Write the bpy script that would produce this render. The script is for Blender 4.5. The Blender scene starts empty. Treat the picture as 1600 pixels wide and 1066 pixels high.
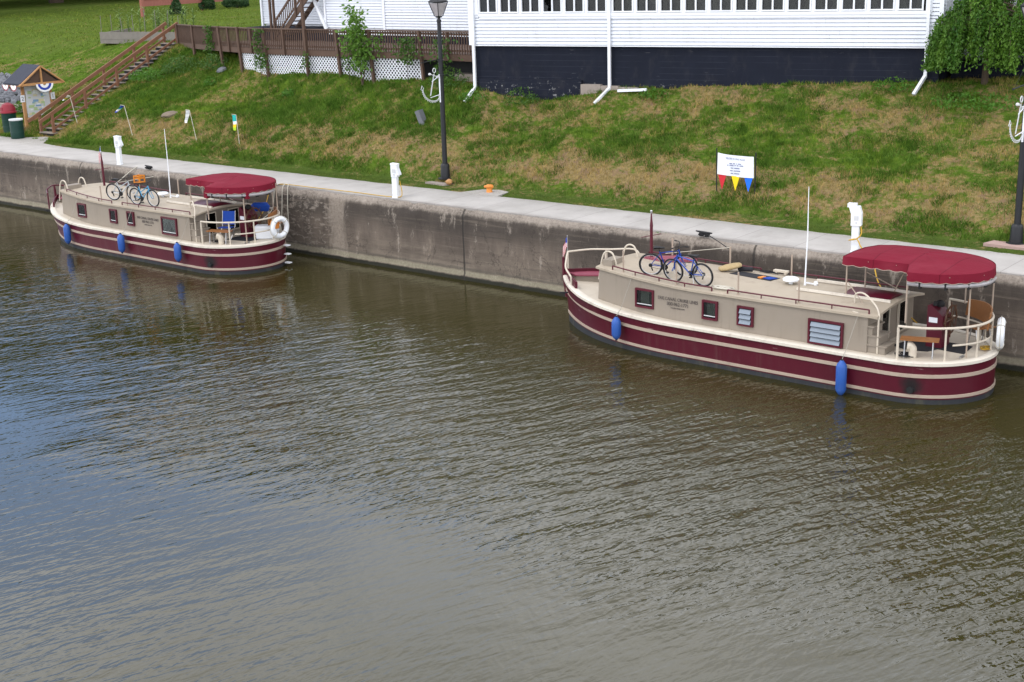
import bpy, math, random
import numpy as np
from mathutils import Vector, Matrix, noise as mnoise
R_ = math.radians
random.seed(7); RNG = np.random.default_rng(7)
S = bpy.context.scene
COL = S.collection

# ---------------------------------------------------------------- camera
PITCH, ROLL, YAW = R_(15.97), R_(-1.70), R_(39.47)
fw = Vector((-math.sin(YAW), math.cos(YAW), 0)); rt = Vector((math.cos(YAW), math.sin(YAW), 0)); up = Vector((0, 0, 1))
F = fw*math.cos(PITCH) - up*math.sin(PITCH); U0 = up*math.cos(PITCH) + fw*math.sin(PITCH)
RX = rt*math.cos(ROLL) + U0*math.sin(ROLL); UX = U0*math.cos(ROLL) - rt*math.sin(ROLL)
cam = bpy.data.cameras.new("camera"); camo = bpy.data.objects.new("camera", cam); COL.objects.link(camo)
cam.sensor_width = 36; cam.lens = 2112.6/1600*36; cam.clip_end = 2000; cam.clip_start = 0.5
camo.matrix_world = Matrix(((RX.x, UX.x, -F.x, 0.0), (RX.y, UX.y, -F.y, -31.673), (RX.z, UX.z, -F.z, 10.0), (0, 0, 0, 1)))
S.camera = camo

# ---------------------------------------------------------------- light
S.view_settings.view_transform = 'Standard'; S.view_settings.look = 'None'
S.view_settings.exposure = -0.1; S.view_settings.gamma = 1
SUN_EL, SUN_AZ = R_(56), R_(200)          # azimuth measured from +Y towards +X
sl = bpy.data.lights.new("sun", 'SUN'); sl.energy = 1.1; sl.angle = R_(12); sl.color = (1, .96, .9)
so = bpy.data.objects.new("sun", sl); COL.objects.link(so)
sd = Vector((math.sin(SUN_AZ)*math.cos(SUN_EL), math.cos(SUN_AZ)*math.cos(SUN_EL), math.sin(SUN_EL)))
so.rotation_euler = sd.to_track_quat('Z', 'Y').to_euler(); so.location = (0, -10, 40)
W = bpy.data.worlds.new("World"); S.world = W; W.use_nodes = True

class NT:
    """tiny helper for node trees"""
    def __init__(s, tree): s.t = tree; s.n = tree.nodes; s.l = tree.links
    def node(s, kind, ins=None, **props):
        nd = s.n.new(kind)
        for k, v in props.items(): setattr(nd, k, v)
        for k, v in (ins or {}).items():
            if isinstance(v, bpy.types.NodeSocket): s.l.new(v, nd.inputs[k])
            elif v is not None: nd.inputs[k].default_value = v
        return nd
    def math(s, op, a, b=None, clamp=False):
        nd = s.node('ShaderNodeMath', {0: a, 1: b}, operation=op, use_clamp=clamp); return nd.outputs[0]
    def noise(s, vec, scale, detail=3, rough=.55, dist=0):
        nd = s.node('ShaderNodeTexNoise', {'Vector': vec, 'Scale': scale, 'Detail': detail, 'Roughness': rough, 'Distortion': dist}); return nd.outputs['Fac']
    def ramp(s, fac, stops, interp='LINEAR'):
        nd = s.node('ShaderNodeValToRGB', {'Fac': fac}); cr = nd.color_ramp; cr.interpolation = interp
        while len(cr.elements) < len(stops): cr.elements.new(.5)
        for e, (p, c) in zip(cr.elements, stops):
            e.position = p; e.color = (*c, 1) if isinstance(c, tuple) else (c, c, c, 1)
        return nd.outputs['Color']
    def mix(s, fac, a, b, blend='MIX'):
        c4 = lambda v: (*v, 1) if isinstance(v, tuple) and len(v) == 3 else v
        nd = s.node('ShaderNodeMix', {'Factor': fac} if not isinstance(fac, bpy.types.NodeSocket) else None, data_type='RGBA', blend_type=blend)
        if isinstance(fac, bpy.types.NodeSocket): s.l.new(fac, nd.inputs['Factor'])
        for i, v in ((6, a), (7, b)):
            v = c4(v)
            if isinstance(v, bpy.types.NodeSocket): s.l.new(v, nd.inputs[i])
            else: nd.inputs[i].default_value = v
        return nd.outputs[2]
    def sstep(s, v, a, b):
        nd = s.node('ShaderNodeMapRange', {0: v, 1: a, 2: b, 3: 0.0, 4: 1.0}, interpolation_type='SMOOTHSTEP'); return nd.outputs[0]
    def mapping(s, vec, scale=(1, 1, 1), rot=(0, 0, 0), loc=(0, 0, 0)):
        nd = s.node('ShaderNodeMapping', {'Vector': vec, 'Scale': scale, 'Rotation': rot, 'Location': loc}); return nd.outputs[0]
    def pos(s): return s.node('ShaderNodeNewGeometry').outputs['Position']
    def objc(s): return s.node('ShaderNodeTexCoord').outputs['Object']
    def sep(s, v): return s.node('ShaderNodeSeparateXYZ', {0: v}).outputs
    def bump(s, h, strength=.3, dist=.02, normal=None):
        nd = s.node('ShaderNodeBump', {'Height': h, 'Strength': strength, 'Distance': dist, 'Normal': normal}); return nd.outputs[0]

w = NT(W.node_tree)
for n in list(w.n): w.n.remove(n)
sky = w.node('ShaderNodeTexSky'); sky.sky_type = 'NISHITA'; sky.sun_disc = False
sky.sun_elevation = SUN_EL; sky.sun_rotation = SUN_AZ; sky.altitude = 150; sky.air_density = 1.0; sky.dust_density = 1.5
gen = w.node('ShaderNodeTexCoord').outputs['Generated']
cl1 = w.noise(w.mapping(gen, (1, 1, 2.0)), 3.0, 6, .55, .3)
# a broken patch of blue to the left over the hill, cloud everywhere else
gx_, gy_, gz_ = w.sep(gen)
az = w.math('ADD', w.math('MULTIPLY', gx_, -.90), w.math('MULTIPLY', gy_, .43))
wz = w.math('ADD', gz_, w.math('MULTIPLY', w.math('SUBTRACT', cl1, .5), .26))
gapf = w.math('MULTIPLY', w.math('MULTIPLY', w.sstep(wz, .10, .22), w.math('SUBTRACT', 1.0, w.sstep(wz, .38, .54))), w.sstep(az, .80, .95))
cloudcol = w.ramp(w.noise(w.mapping(gen, (1, 1, 1.6)), 4.2, 5, .6, .2), [(.25, (12.6, 13.8, 15.8)), (.5, (19.5, 19.6, 20.2)), (.72, (27, 26.6, 26))])
cloudcol.node.color_ramp.interpolation = 'EASE'
elf = w.sstep(w.sep(gen)[2], .80, .38)
cloudcol = w.mix(1.0, cloudcol, w.mix(elf, (.84, .84, .85), (1.42, 1.43, 1.45)), 'MULTIPLY')
skyc = w.mix(w.math('MULTIPLY', w.math('SUBTRACT', 1.0, gapf), .93), w.mix(1.0, sky.outputs[0], (3.8, 4.25, 4.85), 'MULTIPLY'), cloudcol)
bg = w.node('ShaderNodeBackground', {'Color': skyc, 'Strength': .1})
w.l.new(bg.outputs[0], w.node('ShaderNodeOutputWorld').inputs[0])

# ---------------------------------------------------------------- mesh helpers
class MB:
    def __init__(s): s.v = []; s.f = []; s.m = []
    def add(s, vs, fs, mi=0):
        b = len(s.v); s.v += [tuple(v) for v in vs]; s.f += [tuple(i+b for i in f) for f in fs]; s.m += [mi]*len(fs); return s
    def box(s, c, size, rz=0, mi=0, M=None):
        x, y, z = (d/2 for d in size); cs, sn = math.cos(rz), math.sin(rz)
        vs = []
        for dz in (-z, z):
            for dx, dy in ((-x, -y), (x, -y), (x, y), (-x, y)):
                p = Vector((c[0]+dx*cs-dy*sn, c[1]+dx*sn+dy*cs, c[2]+dz)); vs.append(M @ p if M else p)
        return s.add(vs, [(3, 2, 1, 0), (4, 5, 6, 7), (0, 1, 5, 4), (1, 2, 6, 5), (2, 3, 7, 6), (3, 0, 4, 7)], mi)
    def bar(s, a, b, wd, ht, mi=0, upv=(0, 0, 1)):
        """rectangular bar from a to b"""
        a, b = Vector(a), Vector(b); d = (b-a).normalized(); u = Vector(upv)
        sx = d.cross(u)
        if sx.length < 1e-4: sx = d.cross(Vector((0, 1, 0)))
        sx.normalize(); uz = sx.cross(d).normalized(); vs = []
        for p in (a, b):
            for i, j in ((-1, -1), (1, -1), (1, 1), (-1, 1)): vs.append(p + sx*(i*wd/2) + uz*(j*ht/2))
        return s.add(vs, [(3, 2, 1, 0), (4, 5, 6, 7), (0, 1, 5, 4), (1, 2, 6, 5), (2, 3, 7, 6), (3, 0, 4, 7)], mi)
    def tube(s, pts, r, n=8, closed=False, mi=0):
        pts = [Vector(p) for p in pts]; N = len(pts); rr = r if isinstance(r, (list, tuple)) else [r]*N
        prev = None; vs = []
        for i, p in enumerate(pts):
            if closed: d = pts[(i+1) % N]-pts[i-1]
            else: d = pts[min(i+1, N-1)]-pts[max(i-1, 0)]
            d = d.normalized() if d.length > 1e-9 else Vector((0, 0, 1))
            if prev is None:
                a = d.orthogonal().normalized()
            else:
                a = prev-d*prev.dot(d); a = a.normalized() if a.length > 1e-6 else d.orthogonal().normalized()
            prev = a; b = d.cross(a)
            for k in range(n):
                t = 2*math.pi*k/n; vs.append(p+(a*math.cos(t)+b*math.sin(t))*rr[i])
        fs = []
        for i in range(N if closed else N-1):
            j = (i+1) % N
            for k in range(n): fs.append((i*n+k, i*n+(k+1) % n, j*n+(k+1) % n, j*n+k))
        if not closed: fs += [tuple(range(n-1, -1, -1)), tuple((N-1)*n+k for k in range(n))]
        return s.add(vs, fs, mi)
    def lathe(s, prof, c=(0, 0, 0), n=16, mi=0, M=None):
        vs = []; fs = []
        for r, z in prof:
            for k in range(n):
                t = 2*math.pi*k/n; p = Vector((c[0]+r*math.cos(t), c[1]+r*math.sin(t), c[2]+z)); vs.append(M @ p if M else p)
        for i in range(len(prof)-1):
            for k in range(n): fs.append((i*n+k, i*n+(k+1) % n, (i+1)*n+(k+1) % n, (i+1)*n+k))
        fs += [tuple(range(n-1, -1, -1)), tuple((len(prof)-1)*n+k for k in range(n))]
        return s.add(vs, fs, mi)
    def prism(s, poly, ext, mi=0):
        poly = [Vector(p) for p in poly]; e = Vector(ext); n = len(poly)
        vs = poly+[p+e for p in poly]
        fs = [tuple(range(n-1, -1, -1)), tuple(range(n, 2*n))]+[(i, (i+1) % n, n+(i+1) % n, n+i) for i in range(n)]
        return s.add(vs, fs, mi)
    def loft(s, rings, closed=True, caps=True, mi=0):
        n = len(rings[0]); vs = [p for r in rings for p in r]; fs = []
        for i in range(len(rings)-1):
            for k in range(n if closed else n-1):
                fs.append((i*n+k, i*n+(k+1) % n, (i+1)*n+(k+1) % n, (i+1)*n+k))
        if caps and closed: fs += [tuple(range(n-1, -1, -1)), tuple((len(rings)-1)*n+k for k in range(n))]
        return s.add(vs, fs, mi)
    def build(s, name, mats, parent=None, ang=35, M=None, loc=None):
        me = bpy.data.meshes.new(name)
        vs = [tuple(M @ Vector(v)) for v in s.v] if M else s.v
        me.from_pydata(vs, [], s.f)
        mats = mats if isinstance(mats, (list, tuple)) else [mats]
        for m in mats: me.materials.append(m)
        me.polygons.foreach_set('material_index', s.m); me.polygons.foreach_set('use_smooth', [True]*len(s.f))
        me.validate(); me.update()
        me.set_sharp_from_angle(angle=R_(ang))
        o = bpy.data.objects.new(name, me); COL.objects.link(o)
        if parent: o.parent = parent
        if loc: o.location = loc
        return o

def tag(o, label=None, cat=None, group=None, kind=None):
    if label: o['label'] = label
    if cat: o['category'] = cat
    if group: o['group'] = group
    if kind: o['kind'] = kind
    return o
def thing(name, label, cat, loc=(0, 0, 0), rz=0, group=None):
    o = bpy.data.objects.new(name, None); COL.objects.link(o); o.empty_display_size = .2
    o.location = loc; o.rotation_euler = (0, 0, rz); return tag(o, label, cat, group)
def copy_tree(o, parent=None):
    c = o.copy(); COL.objects.link(c)
    if parent: c.parent = parent
    for ch in list(o.children): copy_tree(ch, c)
    return c
def npmesh(name, verts, faces, mat, parent=None, attrs=None, smooth=False):
    """fast mesh from numpy arrays; faces (n,3) or (n,4)"""
    me = bpy.data.meshes.new(name); k = faces.shape[1]; nf = len(faces)
    me.vertices.add(len(verts)); me.vertices.foreach_set('co', verts.astype(np.float32).ravel())
    me.loops.add(nf*k); me.loops.foreach_set('vertex_index', faces.astype(np.int32).ravel())
    me.polygons.add(nf); me.polygons.foreach_set('loop_start', np.arange(0, nf*k, k, dtype=np.int32))
    me.polygons.foreach_set('loop_total', np.full(nf, k, dtype=np.int32))
    me.polygons.foreach_set('use_smooth', np.full(nf, smooth))
    for an, av in (attrs or {}).items():
        a = me.attributes.new(an, 'FLOAT', 'POINT'); a.data.foreach_set('value', av.astype(np.float32))
    me.materials.append(mat); me.update(calc_edges=True)
    o = bpy.data.objects.new(name, me); COL.objects.link(o)
    if parent: o.parent = parent
    return o
def hook(a, r, n=6):
    """half circle of points over the segment helper"""
    return [(a[0]+r*math.cos(t), a[1], a[2]+r*math.sin(t)) for t in np.linspace(math.pi, 0, n)]
def smoothpath(pts, sub=6):
    pts = [Vector(p) for p in pts]; out = []
    P = [pts[0]]+pts+[pts[-1]]
    for i in range(1, len(P)-2):
        for k in range(sub):
            t = k/sub; p0, p1, p2, p3 = P[i-1:i+3]
            out.append(.5*((2*p1)+(p2-p0)*t+(2*p0-5*p1+4*p2-p3)*t*t+(3*p1-p0-3*p2+p3)*t**3))
    out.append(pts[-1]); return out

# ---------------------------------------------------------------- materials
def mat(name, col, rough=.55, var=.12, vscale=3.0, metal=0.0, bump=0.0, bscale=40, spec=.32, dirt=None, coat=0.0, streak=None, scratch=None, soot=None):
    """painted / plain surface with soft mottling and optional dirt blotches"""
    m = bpy.data.materials.new(name); m.use_nodes = True; t = NT(m.node_tree)
    b = t.n['Principled BSDF']; co = t.objc()
    n = t.noise(co, vscale, 5, .6)
    c = t.mix(n, tuple(x*(1-var) for x in col), tuple(min(1, x*(1+var)) for x in col))
    if dirt:
        dn = t.sstep(t.noise(t.mapping(co, (1, 1, .45)), 2.3, 8, .68), .5, .72)
        c = t.mix(t.math('MULTIPLY', dn, dirt[1]), c, dirt[0])
    if streak:
        s1 = t.sstep(t.noise(t.mapping(co, (5.5, 5.5, .22)), 1.0, 5, .65), .50, .70); s2 = t.sstep(t.noise(co, .8, 3), .35, .65)
        c = t.mix(t.math('MULTIPLY', t.math('MULTIPLY', s1, s2), streak[1]), c, streak[0])
    if scratch:
        s1 = t.sstep(t.noise(t.mapping(co, (.9, .9, 11), (0, R_(4), 0)), 2.2, 4, .6), .66, .70); s2 = t.sstep(t.noise(co, 1.4, 3), .52, .60)
        c = t.mix(t.math('MULTIPLY', t.math('MULTIPLY', s1, s2), scratch[1]), c, scratch[0])
    if soot:
        dv = t.node('ShaderNodeVectorMath', {0: co, 1: soot}, operation='SUBTRACT').outputs[0]
        dl = t.node('ShaderNodeVectorMath', {0: t.mapping(dv, (1, .6, 1))}, operation='LENGTH').outputs['Value']
        c = t.mix(t.math('SUBTRACT', 1.0, t.sstep(t.math('ADD', dl, t.math('MULTIPLY', t.noise(co, 7, 4), .25)), .18, .48)), c, (.012, .008, .009))
    t.l.new(c, b.inputs['Base Color'])
    rn = t.noise(co, vscale*3, 3)
    t.l.new(t.math('ADD', t.math('MULTIPLY', t.math('SUBTRACT', rn, .5), .2), rough), b.inputs['Roughness'])
    b.inputs['Metallic'].default_value = metal; b.inputs['Specular IOR Level'].default_value = spec
    if coat: b.inputs['Coat Weight'].default_value = coat; b.inputs['Coat Roughness'].default_value = .15
    if bump: t.l.new(t.bump(t.noise(co, bscale, 4), bump, .01), b.inputs['Normal'])
    return m
def leafmat(name, a, b_, trans=.25):
    m = bpy.data.materials.new(name); m.use_nodes = True; t = NT(m.node_tree); b = t.n['Principled BSDF']
    at = t.node('ShaderNodeAttribute', attribute_name='tint').outputs['Fac']
    n = t.noise(t.pos(), 1.7, 3)
    f = t.math('ADD', t.math('MULTIPLY', at, .65), t.math('MULTIPLY', n, .35))
    c = t.ramp(f, [(.15, a), (.6, tuple((x+y)/2 for x, y in zip(a, b_))), (.95, b_)])
    t.l.new(c, b.inputs['Base Color']); b.inputs['Roughness'].default_value = .55; b.inputs['Specular IOR Level'].default_value = .3
    tr = t.node('ShaderNodeBsdfTranslucent', {'Color': c}); mx = t.node('ShaderNodeMixShader', {0: trans})
    t.l.new(b.outputs[0], mx.inputs[1]); t.l.new(tr.outputs[0], mx.inputs[2]); t.l.new(mx.outputs[0], t.n['Material Output'].inputs[0])
    return m
M = dict(
    maroon=mat('maroon_paint', (.070, .0035, .0125), .42, .22, 1.0, dirt=((.085, .022, .028), .5), streak=((.11, .045, .045), .35), scratch=((.30, .2, .19), .7), spec=.3, soot=(-1.25, -1.53, .42)),
    maroon_trim=mat('maroon_trim', (.078, .006, .016), .4, .12),
    maroon_faded=mat('faded_maroon_lid', (.24, .055, .085), .45, .12),
    bottom=mat('bottom_paint', (.030, .032, .037), .7, .25, 3, dirt=((.075, .072, .05), .8), streak=((.09, .085, .06), .5), spec=.2),
    stripe=mat('tan_stripe', (.36, .285, .225), .5, .1, 2, dirt=((.22, .17, .13), .5)),
    cream=mat('cream_paint', (.52, .46, .375), .5, .07, 2, dirt=((.36, .31, .24), .4)),
    gunwale=mat('gunwale_paint', (.60, .55, .47), .5, .07, 2, dirt=((.36, .31, .25), .6), streak=((.3, .25, .2), .4)),
    cabin=mat('cabin_paint', (.25, .213, .172), .5, .06, 1.2, dirt=((.22, .18, .135), .3), streak=((.17, .14, .105), .5), spec=.25),
    roof=mat('roof_paint', (.36, .305, .235), .6, .08, 1.5, dirt=((.25, .20, .15), .6), spec=.25),
    white=mat('white_paint', (.74, .76, .80), .45, .05),
    whiteplastic=mat('white_plastic', (.74, .76, .79), .35, .03),
    black=mat('black_rubber', (.012, .012, .013), .6, .2),
    darkgrey=mat('dark_mat', (.018, .018, .022), .85, .3, 6),
    steel=mat('steel', (.45, .45, .46), .35, .1, metal=.9),
    blue=mat('fender_blue', (.022, .085, .33), .42, .12, 5, dirt=((.08, .13, .3), .5)),
    bluecloth=mat('blue_cloth', (.008, .05, .30), .8, .15),
    darkwood=mat('dark_wheel_wood', (.075, .035, .018), .45, .25, 6),
    teak=mat('varnished_wood', (.27, .115, .04), .4, .25, 6),
    wood=mat('weathered_wood', (.088, .053, .037), .75, .3, 4, bump=.3),
    woodred=mat('stained_wood', (.19, .088, .05), .7, .25, 4, bump=.3),
    woodnew=mat('new_timber', (.42, .22, .09), .65, .2, 4),
    greywood=mat('grey_timber', (.17, .155, .135), .85, .3, 4, bump=.3),
    soilrock=mat('brown_rubble', (.17, .135, .10), .95, .35, 6, bump=.6),
    rope=mat('rope', (.48, .45, .38), .9, .2, 20),
    goldrope=mat('yellow_cord', (.45, .27, .03), .7, .1),
    blackrope=mat('black_rope', (.012, .012, .014), .9, .2, 20),
    lamp=mat('lamp_black', (.014, .015, .018), .42, .2),
    navy=mat('foundation_paint', (.0105, .013, .0225), .75, .25, 1.2, dirt=((.030, .030, .036), .5), bump=.2, bscale=25, scratch=((.13, .13, .14), .5), spec=.12),
    brickconc=mat('old_concrete', (.27, .23, .2), .9, .25, 3, bump=.5),
    orange=mat('orange_paint', (.62, .22, .04), .5, .1),
    crate=mat('orange_plastic', (.55, .19, .02), .45, .06),
    greenbin=mat('green_bin', (.004, .032, .024), .5, .2, dirt=((.02, .05, .04), .4)),
    redlid=mat('red_lid', (.21, .013, .025), .45, .15),
    shingle=mat('dark_shingle', (.03, .034, .05), .8, .3, 6, bump=.4),
    redfence=mat('red_fence', (.27, .10, .075), .8, .15, 3),
    gravel=mat('gravel', (.2, .195, .19), .95, .35, 5, bump=.6),
    rock=mat('grey_rock', (.14, .145, .16), .9, .35, 1.5, bump=.5, bscale=12),
    pinkstone=mat('pink_concrete', (.36, .25, .22), .85, .15, 4),
    bark=mat('bark', (.07, .05, .035), .9, .3, 8, bump=.6),
    ltgrey=mat('light_cloth', (.55, .56, .57), .8, .1),
    red=mat('flag_red', (.5, .02, .03), .75, .1), yellow=mat('flag_yellow', (.75, .55, .01), .75, .1),
    flagblue=mat('flag_blue', (.02, .05, .35), .75, .1), pennantblue=mat('pennant_blue', (.01, .14, .75), .75, .1), flagwhite=mat('flag_white', (.8, .8, .8), .75, .05),
    turq=mat('turquoise_cloth', (.02, .42, .38), .75, .1), lime=mat('lime_cloth', (.35, .55, .02), .75, .1),
    banner=mat('banner_vinyl', (.74, .77, .82), .5, .05),
    ink=mat('ink', (.06, .05, .05), .7, .1), inkblue=mat('ink_blue', (.14, .16, .3), .7, .1),
    cushion=mat('tan_cushion', (.36, .27, .14), .85, .3, 9), curtain=mat('curtain', (.55, .58, .56), .9, .15, 8),
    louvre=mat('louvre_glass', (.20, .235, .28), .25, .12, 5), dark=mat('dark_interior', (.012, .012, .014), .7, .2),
    clear=mat('rolled_vinyl', (.33, .31, .32), .2, .35, 7),
)
def glass(name, tint, mixv):
    m = bpy.data.materials.new(name); m.use_nodes = True; t = NT(m.node_tree)
    g = t.node('ShaderNodeBsdfGlossy', {'Roughness': .03, 'Color': (.9, .92, .95, 1)}); tr = t.node('ShaderNodeBsdfTransparent', {'Color': (*tint, 1)})
    fr = t.node('ShaderNodeFresnel', {'IOR': 1.22}); mx = t.node('ShaderNodeMixShader', {0: t.math('ADD', fr.outputs[0], mixv)})
    t.l.new(tr.outputs[0], mx.inputs[1]); t.l.new(g.outputs[0], mx.inputs[2]); t.l.new(mx.outputs[0], t.n['Material Output'].inputs[0]); return m
M['glass'] = glass('window_glass', (.5, .52, .5), .015)

def canvas_mat():
    m = bpy.data.materials.new('canopy_canvas'); m.use_nodes = True; t = NT(m.node_tree); b = t.n['Principled BSDF']; co = t.objc(); X, Y, Z = t.sep(co)
    n = t.noise(co, 1.7, 5, .6); wr = t.noise(t.mapping(co, (.5, 2.2, 1), (0, 0, R_(12))), 3.2, 5, .6, .6)
    c = t.mix(n, (.135, .007, .018), (.185, .013, .03)); fade = t.sstep(t.noise(co, .9, 3), .5, .75); c = t.mix(t.math('MULTIPLY', fade, .35), c, (.235, .035, .055))
    fx = t.math('ABSOLUTE', t.math('SUBTRACT', t.math('FRACT', t.math('MULTIPLY', X, 1/.92)), .5)); seam = t.sstep(fx, .485, .494)
    c = t.mix(t.math('MULTIPLY', seam, .45), c, (.06, .003, .008)); t.l.new(c, b.inputs['Base Color']); b.inputs['Roughness'].default_value = .92; b.inputs['Specular IOR Level'].default_value = .15
    t.l.new(t.bump(t.math('ADD', t.math('MULTIPLY', wr, 1.0), t.math('ADD', t.math('MULTIPLY', seam, .35), t.math('MULTIPLY', t.noise(co, 60, 2), .05))), .75, .03), b.inputs['Normal']); return m
M['canvas'] = canvas_mat()
# ---------------------------------------------------------------- terrain
XC = [-400, -140, -90, -74, -66, -58, -50, -47.5, -45.5, -43.5, -41.5, -39.6, -36.7, -33.6, -30.7, -28.1, -22.5, -17.3, -12, 0, 60, 300]
YC = [40, 26, 22, 17, 14, 12.0, 9.9, 9.0, 8.6, 8.3, 8.1, 8.05, 7.95, 7.35, 7.9, 8.43, 9.56, 10.57, 11, 11, 12, 12]
ZC = [6.3, 6.3, 5.9, 5.8, 6.0, 6.1, 5.8, 5.6, 5.43, 5.38, 5.37, 5.2, 5.4, 5.19, 4.85, 5.25, 5.5, 5.66, 5.7, 5.7, 5.7, 6]
XF = [-400, -60, -56.8, -55.0, -50, 0, 300]; YF = [4.6, 4.6, 4.3, 3.3, 3.2, 3.2, 3.2]
XB = [-400, -58.5, -57.4, -56.4, -55.5, -54, -50, 300]; YB = [3.0, 3.2, 4.15, 3.4, 2.62, 2.36, 2.22, 2.22]   # back edge of the pavement
def fbm(x, y, s, seed=0.0):
    return mnoise.fractal(Vector((x*s, y*s, seed)), 1.0, 2.0, 4)
def ground_z(x, y, rough=True):
    yf = np.interp(x, XF, YF); yc = np.interp(x, XC, YC); zc = np.interp(x, XC, ZC)
    if y <= yf: z = 2.27+.06*max(0.0, min(1.0, (y-1.8)/1.2))
    elif y <= yc:
        t = (y-yf)/(yc-yf); z = 2.33+(zc-2.33)*(t+.035*math.sin(2*math.pi*t))
    else:
        zp = np.interp(x, [-60, -50, -12, 0], [6.35, 6.0, 6.0, 6.2]); gr = np.interp(x, [-60, -50], [.03, .011])
        d = y-yc; s = min(1, d/8); s = s*s*(3-2*s); z = min(zc+(zp-zc)*s+gr*max(0, d-8), 9.0)
    if rough:
        k = max(0.0, min(1.0, (y-2.4)/1.5))
        z += k*(.09*fbm(x, y, .55, 3.1)+.035*fbm(x, y, 2.2, 9.2))
    return z

def grass_colour(t):
    P = t.pos(); y = t.sep(P)[1]; x = t.sep(P)[0]
    P2 = t.mapping(P, (1, 1.5, .2))
    n1 = t.noise(P2, .34, 3, .5); n2 = t.noise(P2, 1.0, 6, .68, .5); n3 = t.noise(P2, 6.0, 5, .7)
    band = t.math('MULTIPLY', t.sstep(y, 3.3, 4.2), t.math('SUBTRACT', 1.0, t.sstep(y, 4.7, 6.2)))
    right = t.sstep(x, -38.0, -30.0)
    upper = t.math('MULTIPLY', t.sstep(y, 6.0, 8.2), t.math('SUBTRACT', 1.0, t.sstep(y, 11.0, 13.0)))
    d = t.math('ADD', t.math('MULTIPLY', n1, .30), t.math('MULTIPLY', n2, .70))
    d = t.math('ADD', d, t.math('MULTIPLY', n3, .60))
    d = t.math('ADD', d, t.math('MULTIPLY', band, .13)); d = t.math('ADD', d, t.math('MULTIPLY', right, .035)); d = t.math('ADD', d, t.math('MULTIPLY', upper, .04))
    far = t.sstep(y, 12.5, 16.0); d = t.math('SUBTRACT', d, t.math('MULTIPLY', far, .06))
    strip = t.math('SUBTRACT', 1.0, t.sstep(y, 3.0, 3.8)); d = t.math('SUBTRACT', d, t.math('MULTIPLY', strip, .04))
    dry = t.sstep(d, .795, .985)
    green = t.ramp(t.noise(P2, 2.1, 3), [(.3, (.040, .078, .010)), (.5, (.062, .112, .014)), (.72, (.104, .165, .022))])
    green = t.mix(far, green, t.mix(.5, green, (.105, .135, .035)))
    green = t.mix(t.math('MULTIPLY', strip, .7), green, (.058, .082, .022))
    straw = t.ramp(n3, [(.3, (.15, .112, .05)), (.6, (.25, .185, .085))])
    return t.mix(dry, green, straw), dry, P
gm = bpy.data.materials.new('grassy_ground'); gm.use_nodes = True; t = NT(gm.node_tree); b = t.n['Principled BSDF']
gc, dry, P = grass_colour(t)
soil = t.mix(t.sstep(t.noise(P, 2.2, 6, .7), .48, .62), gc, (.20, .128, .088))
soil = t.mix(t.math('MULTIPLY', dry, .75), gc, soil)
sp = t.noise(P, 30, 3, .7)
t.l.new(t.mix(t.math('MULTIPLY', t.sstep(sp, .45, .75), .35), soil, (.04, .05, .02)), b.inputs['Base Color']); b.inputs['Roughness'].default_value = .95; b.inputs['Specular IOR Level'].default_value = 0
t.l.new(t.bump(t.noise(P, 14, 5, .7), .7, .08), b.inputs['Normal'])
gb = bpy.data.materials.new('grass_blades'); gb.use_nodes = True; t = NT(gb.node_tree); b = t.n['Principled BSDF']
gc, dry, P = grass_colour(t); at = t.node('ShaderNodeAttribute', attribute_name='tint').outputs['Fac']
t.l.new(t.mix(.8, gc, t.mix(at, (.70, .74, .50), (2.05, 1.9, 1.5)), 'MULTIPLY'), b.inputs['Base Color']); b.inputs['Roughness'].default_value = .8; b.inputs['Specular IOR Level'].default_value = 0

def axis(segs):
    out = []
    for a, b_, st in segs: out += list(np.arange(a, b_, st))
    return np.array(out+[segs[-1][1]])
gx = axis([(-400, -140, 20), (-140, -75, 2.5), (-75, -62, .6), (-62, -6, .25), (-6, 20, 1), (20, 300, 20)])
gy = axis([(.3, 2.2, .95), (2.2, 13, .22), (13, 24, .8), (24, 60, 4), (60, 420, 30)])
verts = np.array([(x, y, ground_z(x, y)) for x in gx for y in gy]); nx, ny = len(gx), len(gy)
ii, jj = np.meshgrid(np.arange(nx-1), np.arange(ny-1), indexing='ij'); a = (ii*ny+jj).ravel()
faces = np.stack([a, a+ny, a+ny+1, a+1], 1)
tag(npmesh('ground', verts, faces, gm, smooth=True), kind='structure')

# pavement ---------------------------------------------------
pm = bpy.data.materials.new('pavement_concrete'); pm.use_nodes = True; t = NT(pm.node_tree); b = t.n['Principled BSDF']
P = t.pos(); X, Y, Z = t.sep(P)
n = t.noise(P, .8, 6, .65); n2 = t.noise(P, 18, 4, .6)
c = t.ramp(n, [(.25, (.30, .285, .265)), (.55, (.375, .355, .335)), (.8, (.42, .40, .38))])
slab = t.node('ShaderNodeTexWhiteNoise', {'W': t.math('FLOOR', t.math('MULTIPLY', X, 1/1.83))}, noise_dimensions='1D').outputs[0]
c = t.mix(.35, c, t.mix(slab, (.84, .83, .81), (1.06, 1.05, 1.05)), 'MULTIPLY')
fx = t.math('ABSOLUTE', t.math('SUBTRACT', t.math('FRACT', t.math('MULTIPLY', X, 1/1.83)), .5))
joint = t.sstep(fx, .4915, .497)
c = t.mix(t.math('MULTIPLY', joint, .5), c, (.11, .10, .09))
c = t.mix(t.math('MULTIPLY', t.sstep(n2, .55, .8), .25), c, (.2, .185, .17))
st = t.sstep(t.noise(t.mapping(P, (1, .5, 1)), 1.7, 7, .7), .52, .72); c = t.mix(t.math('MULTIPLY', st, .38), c, (.21, .195, .175))
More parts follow.
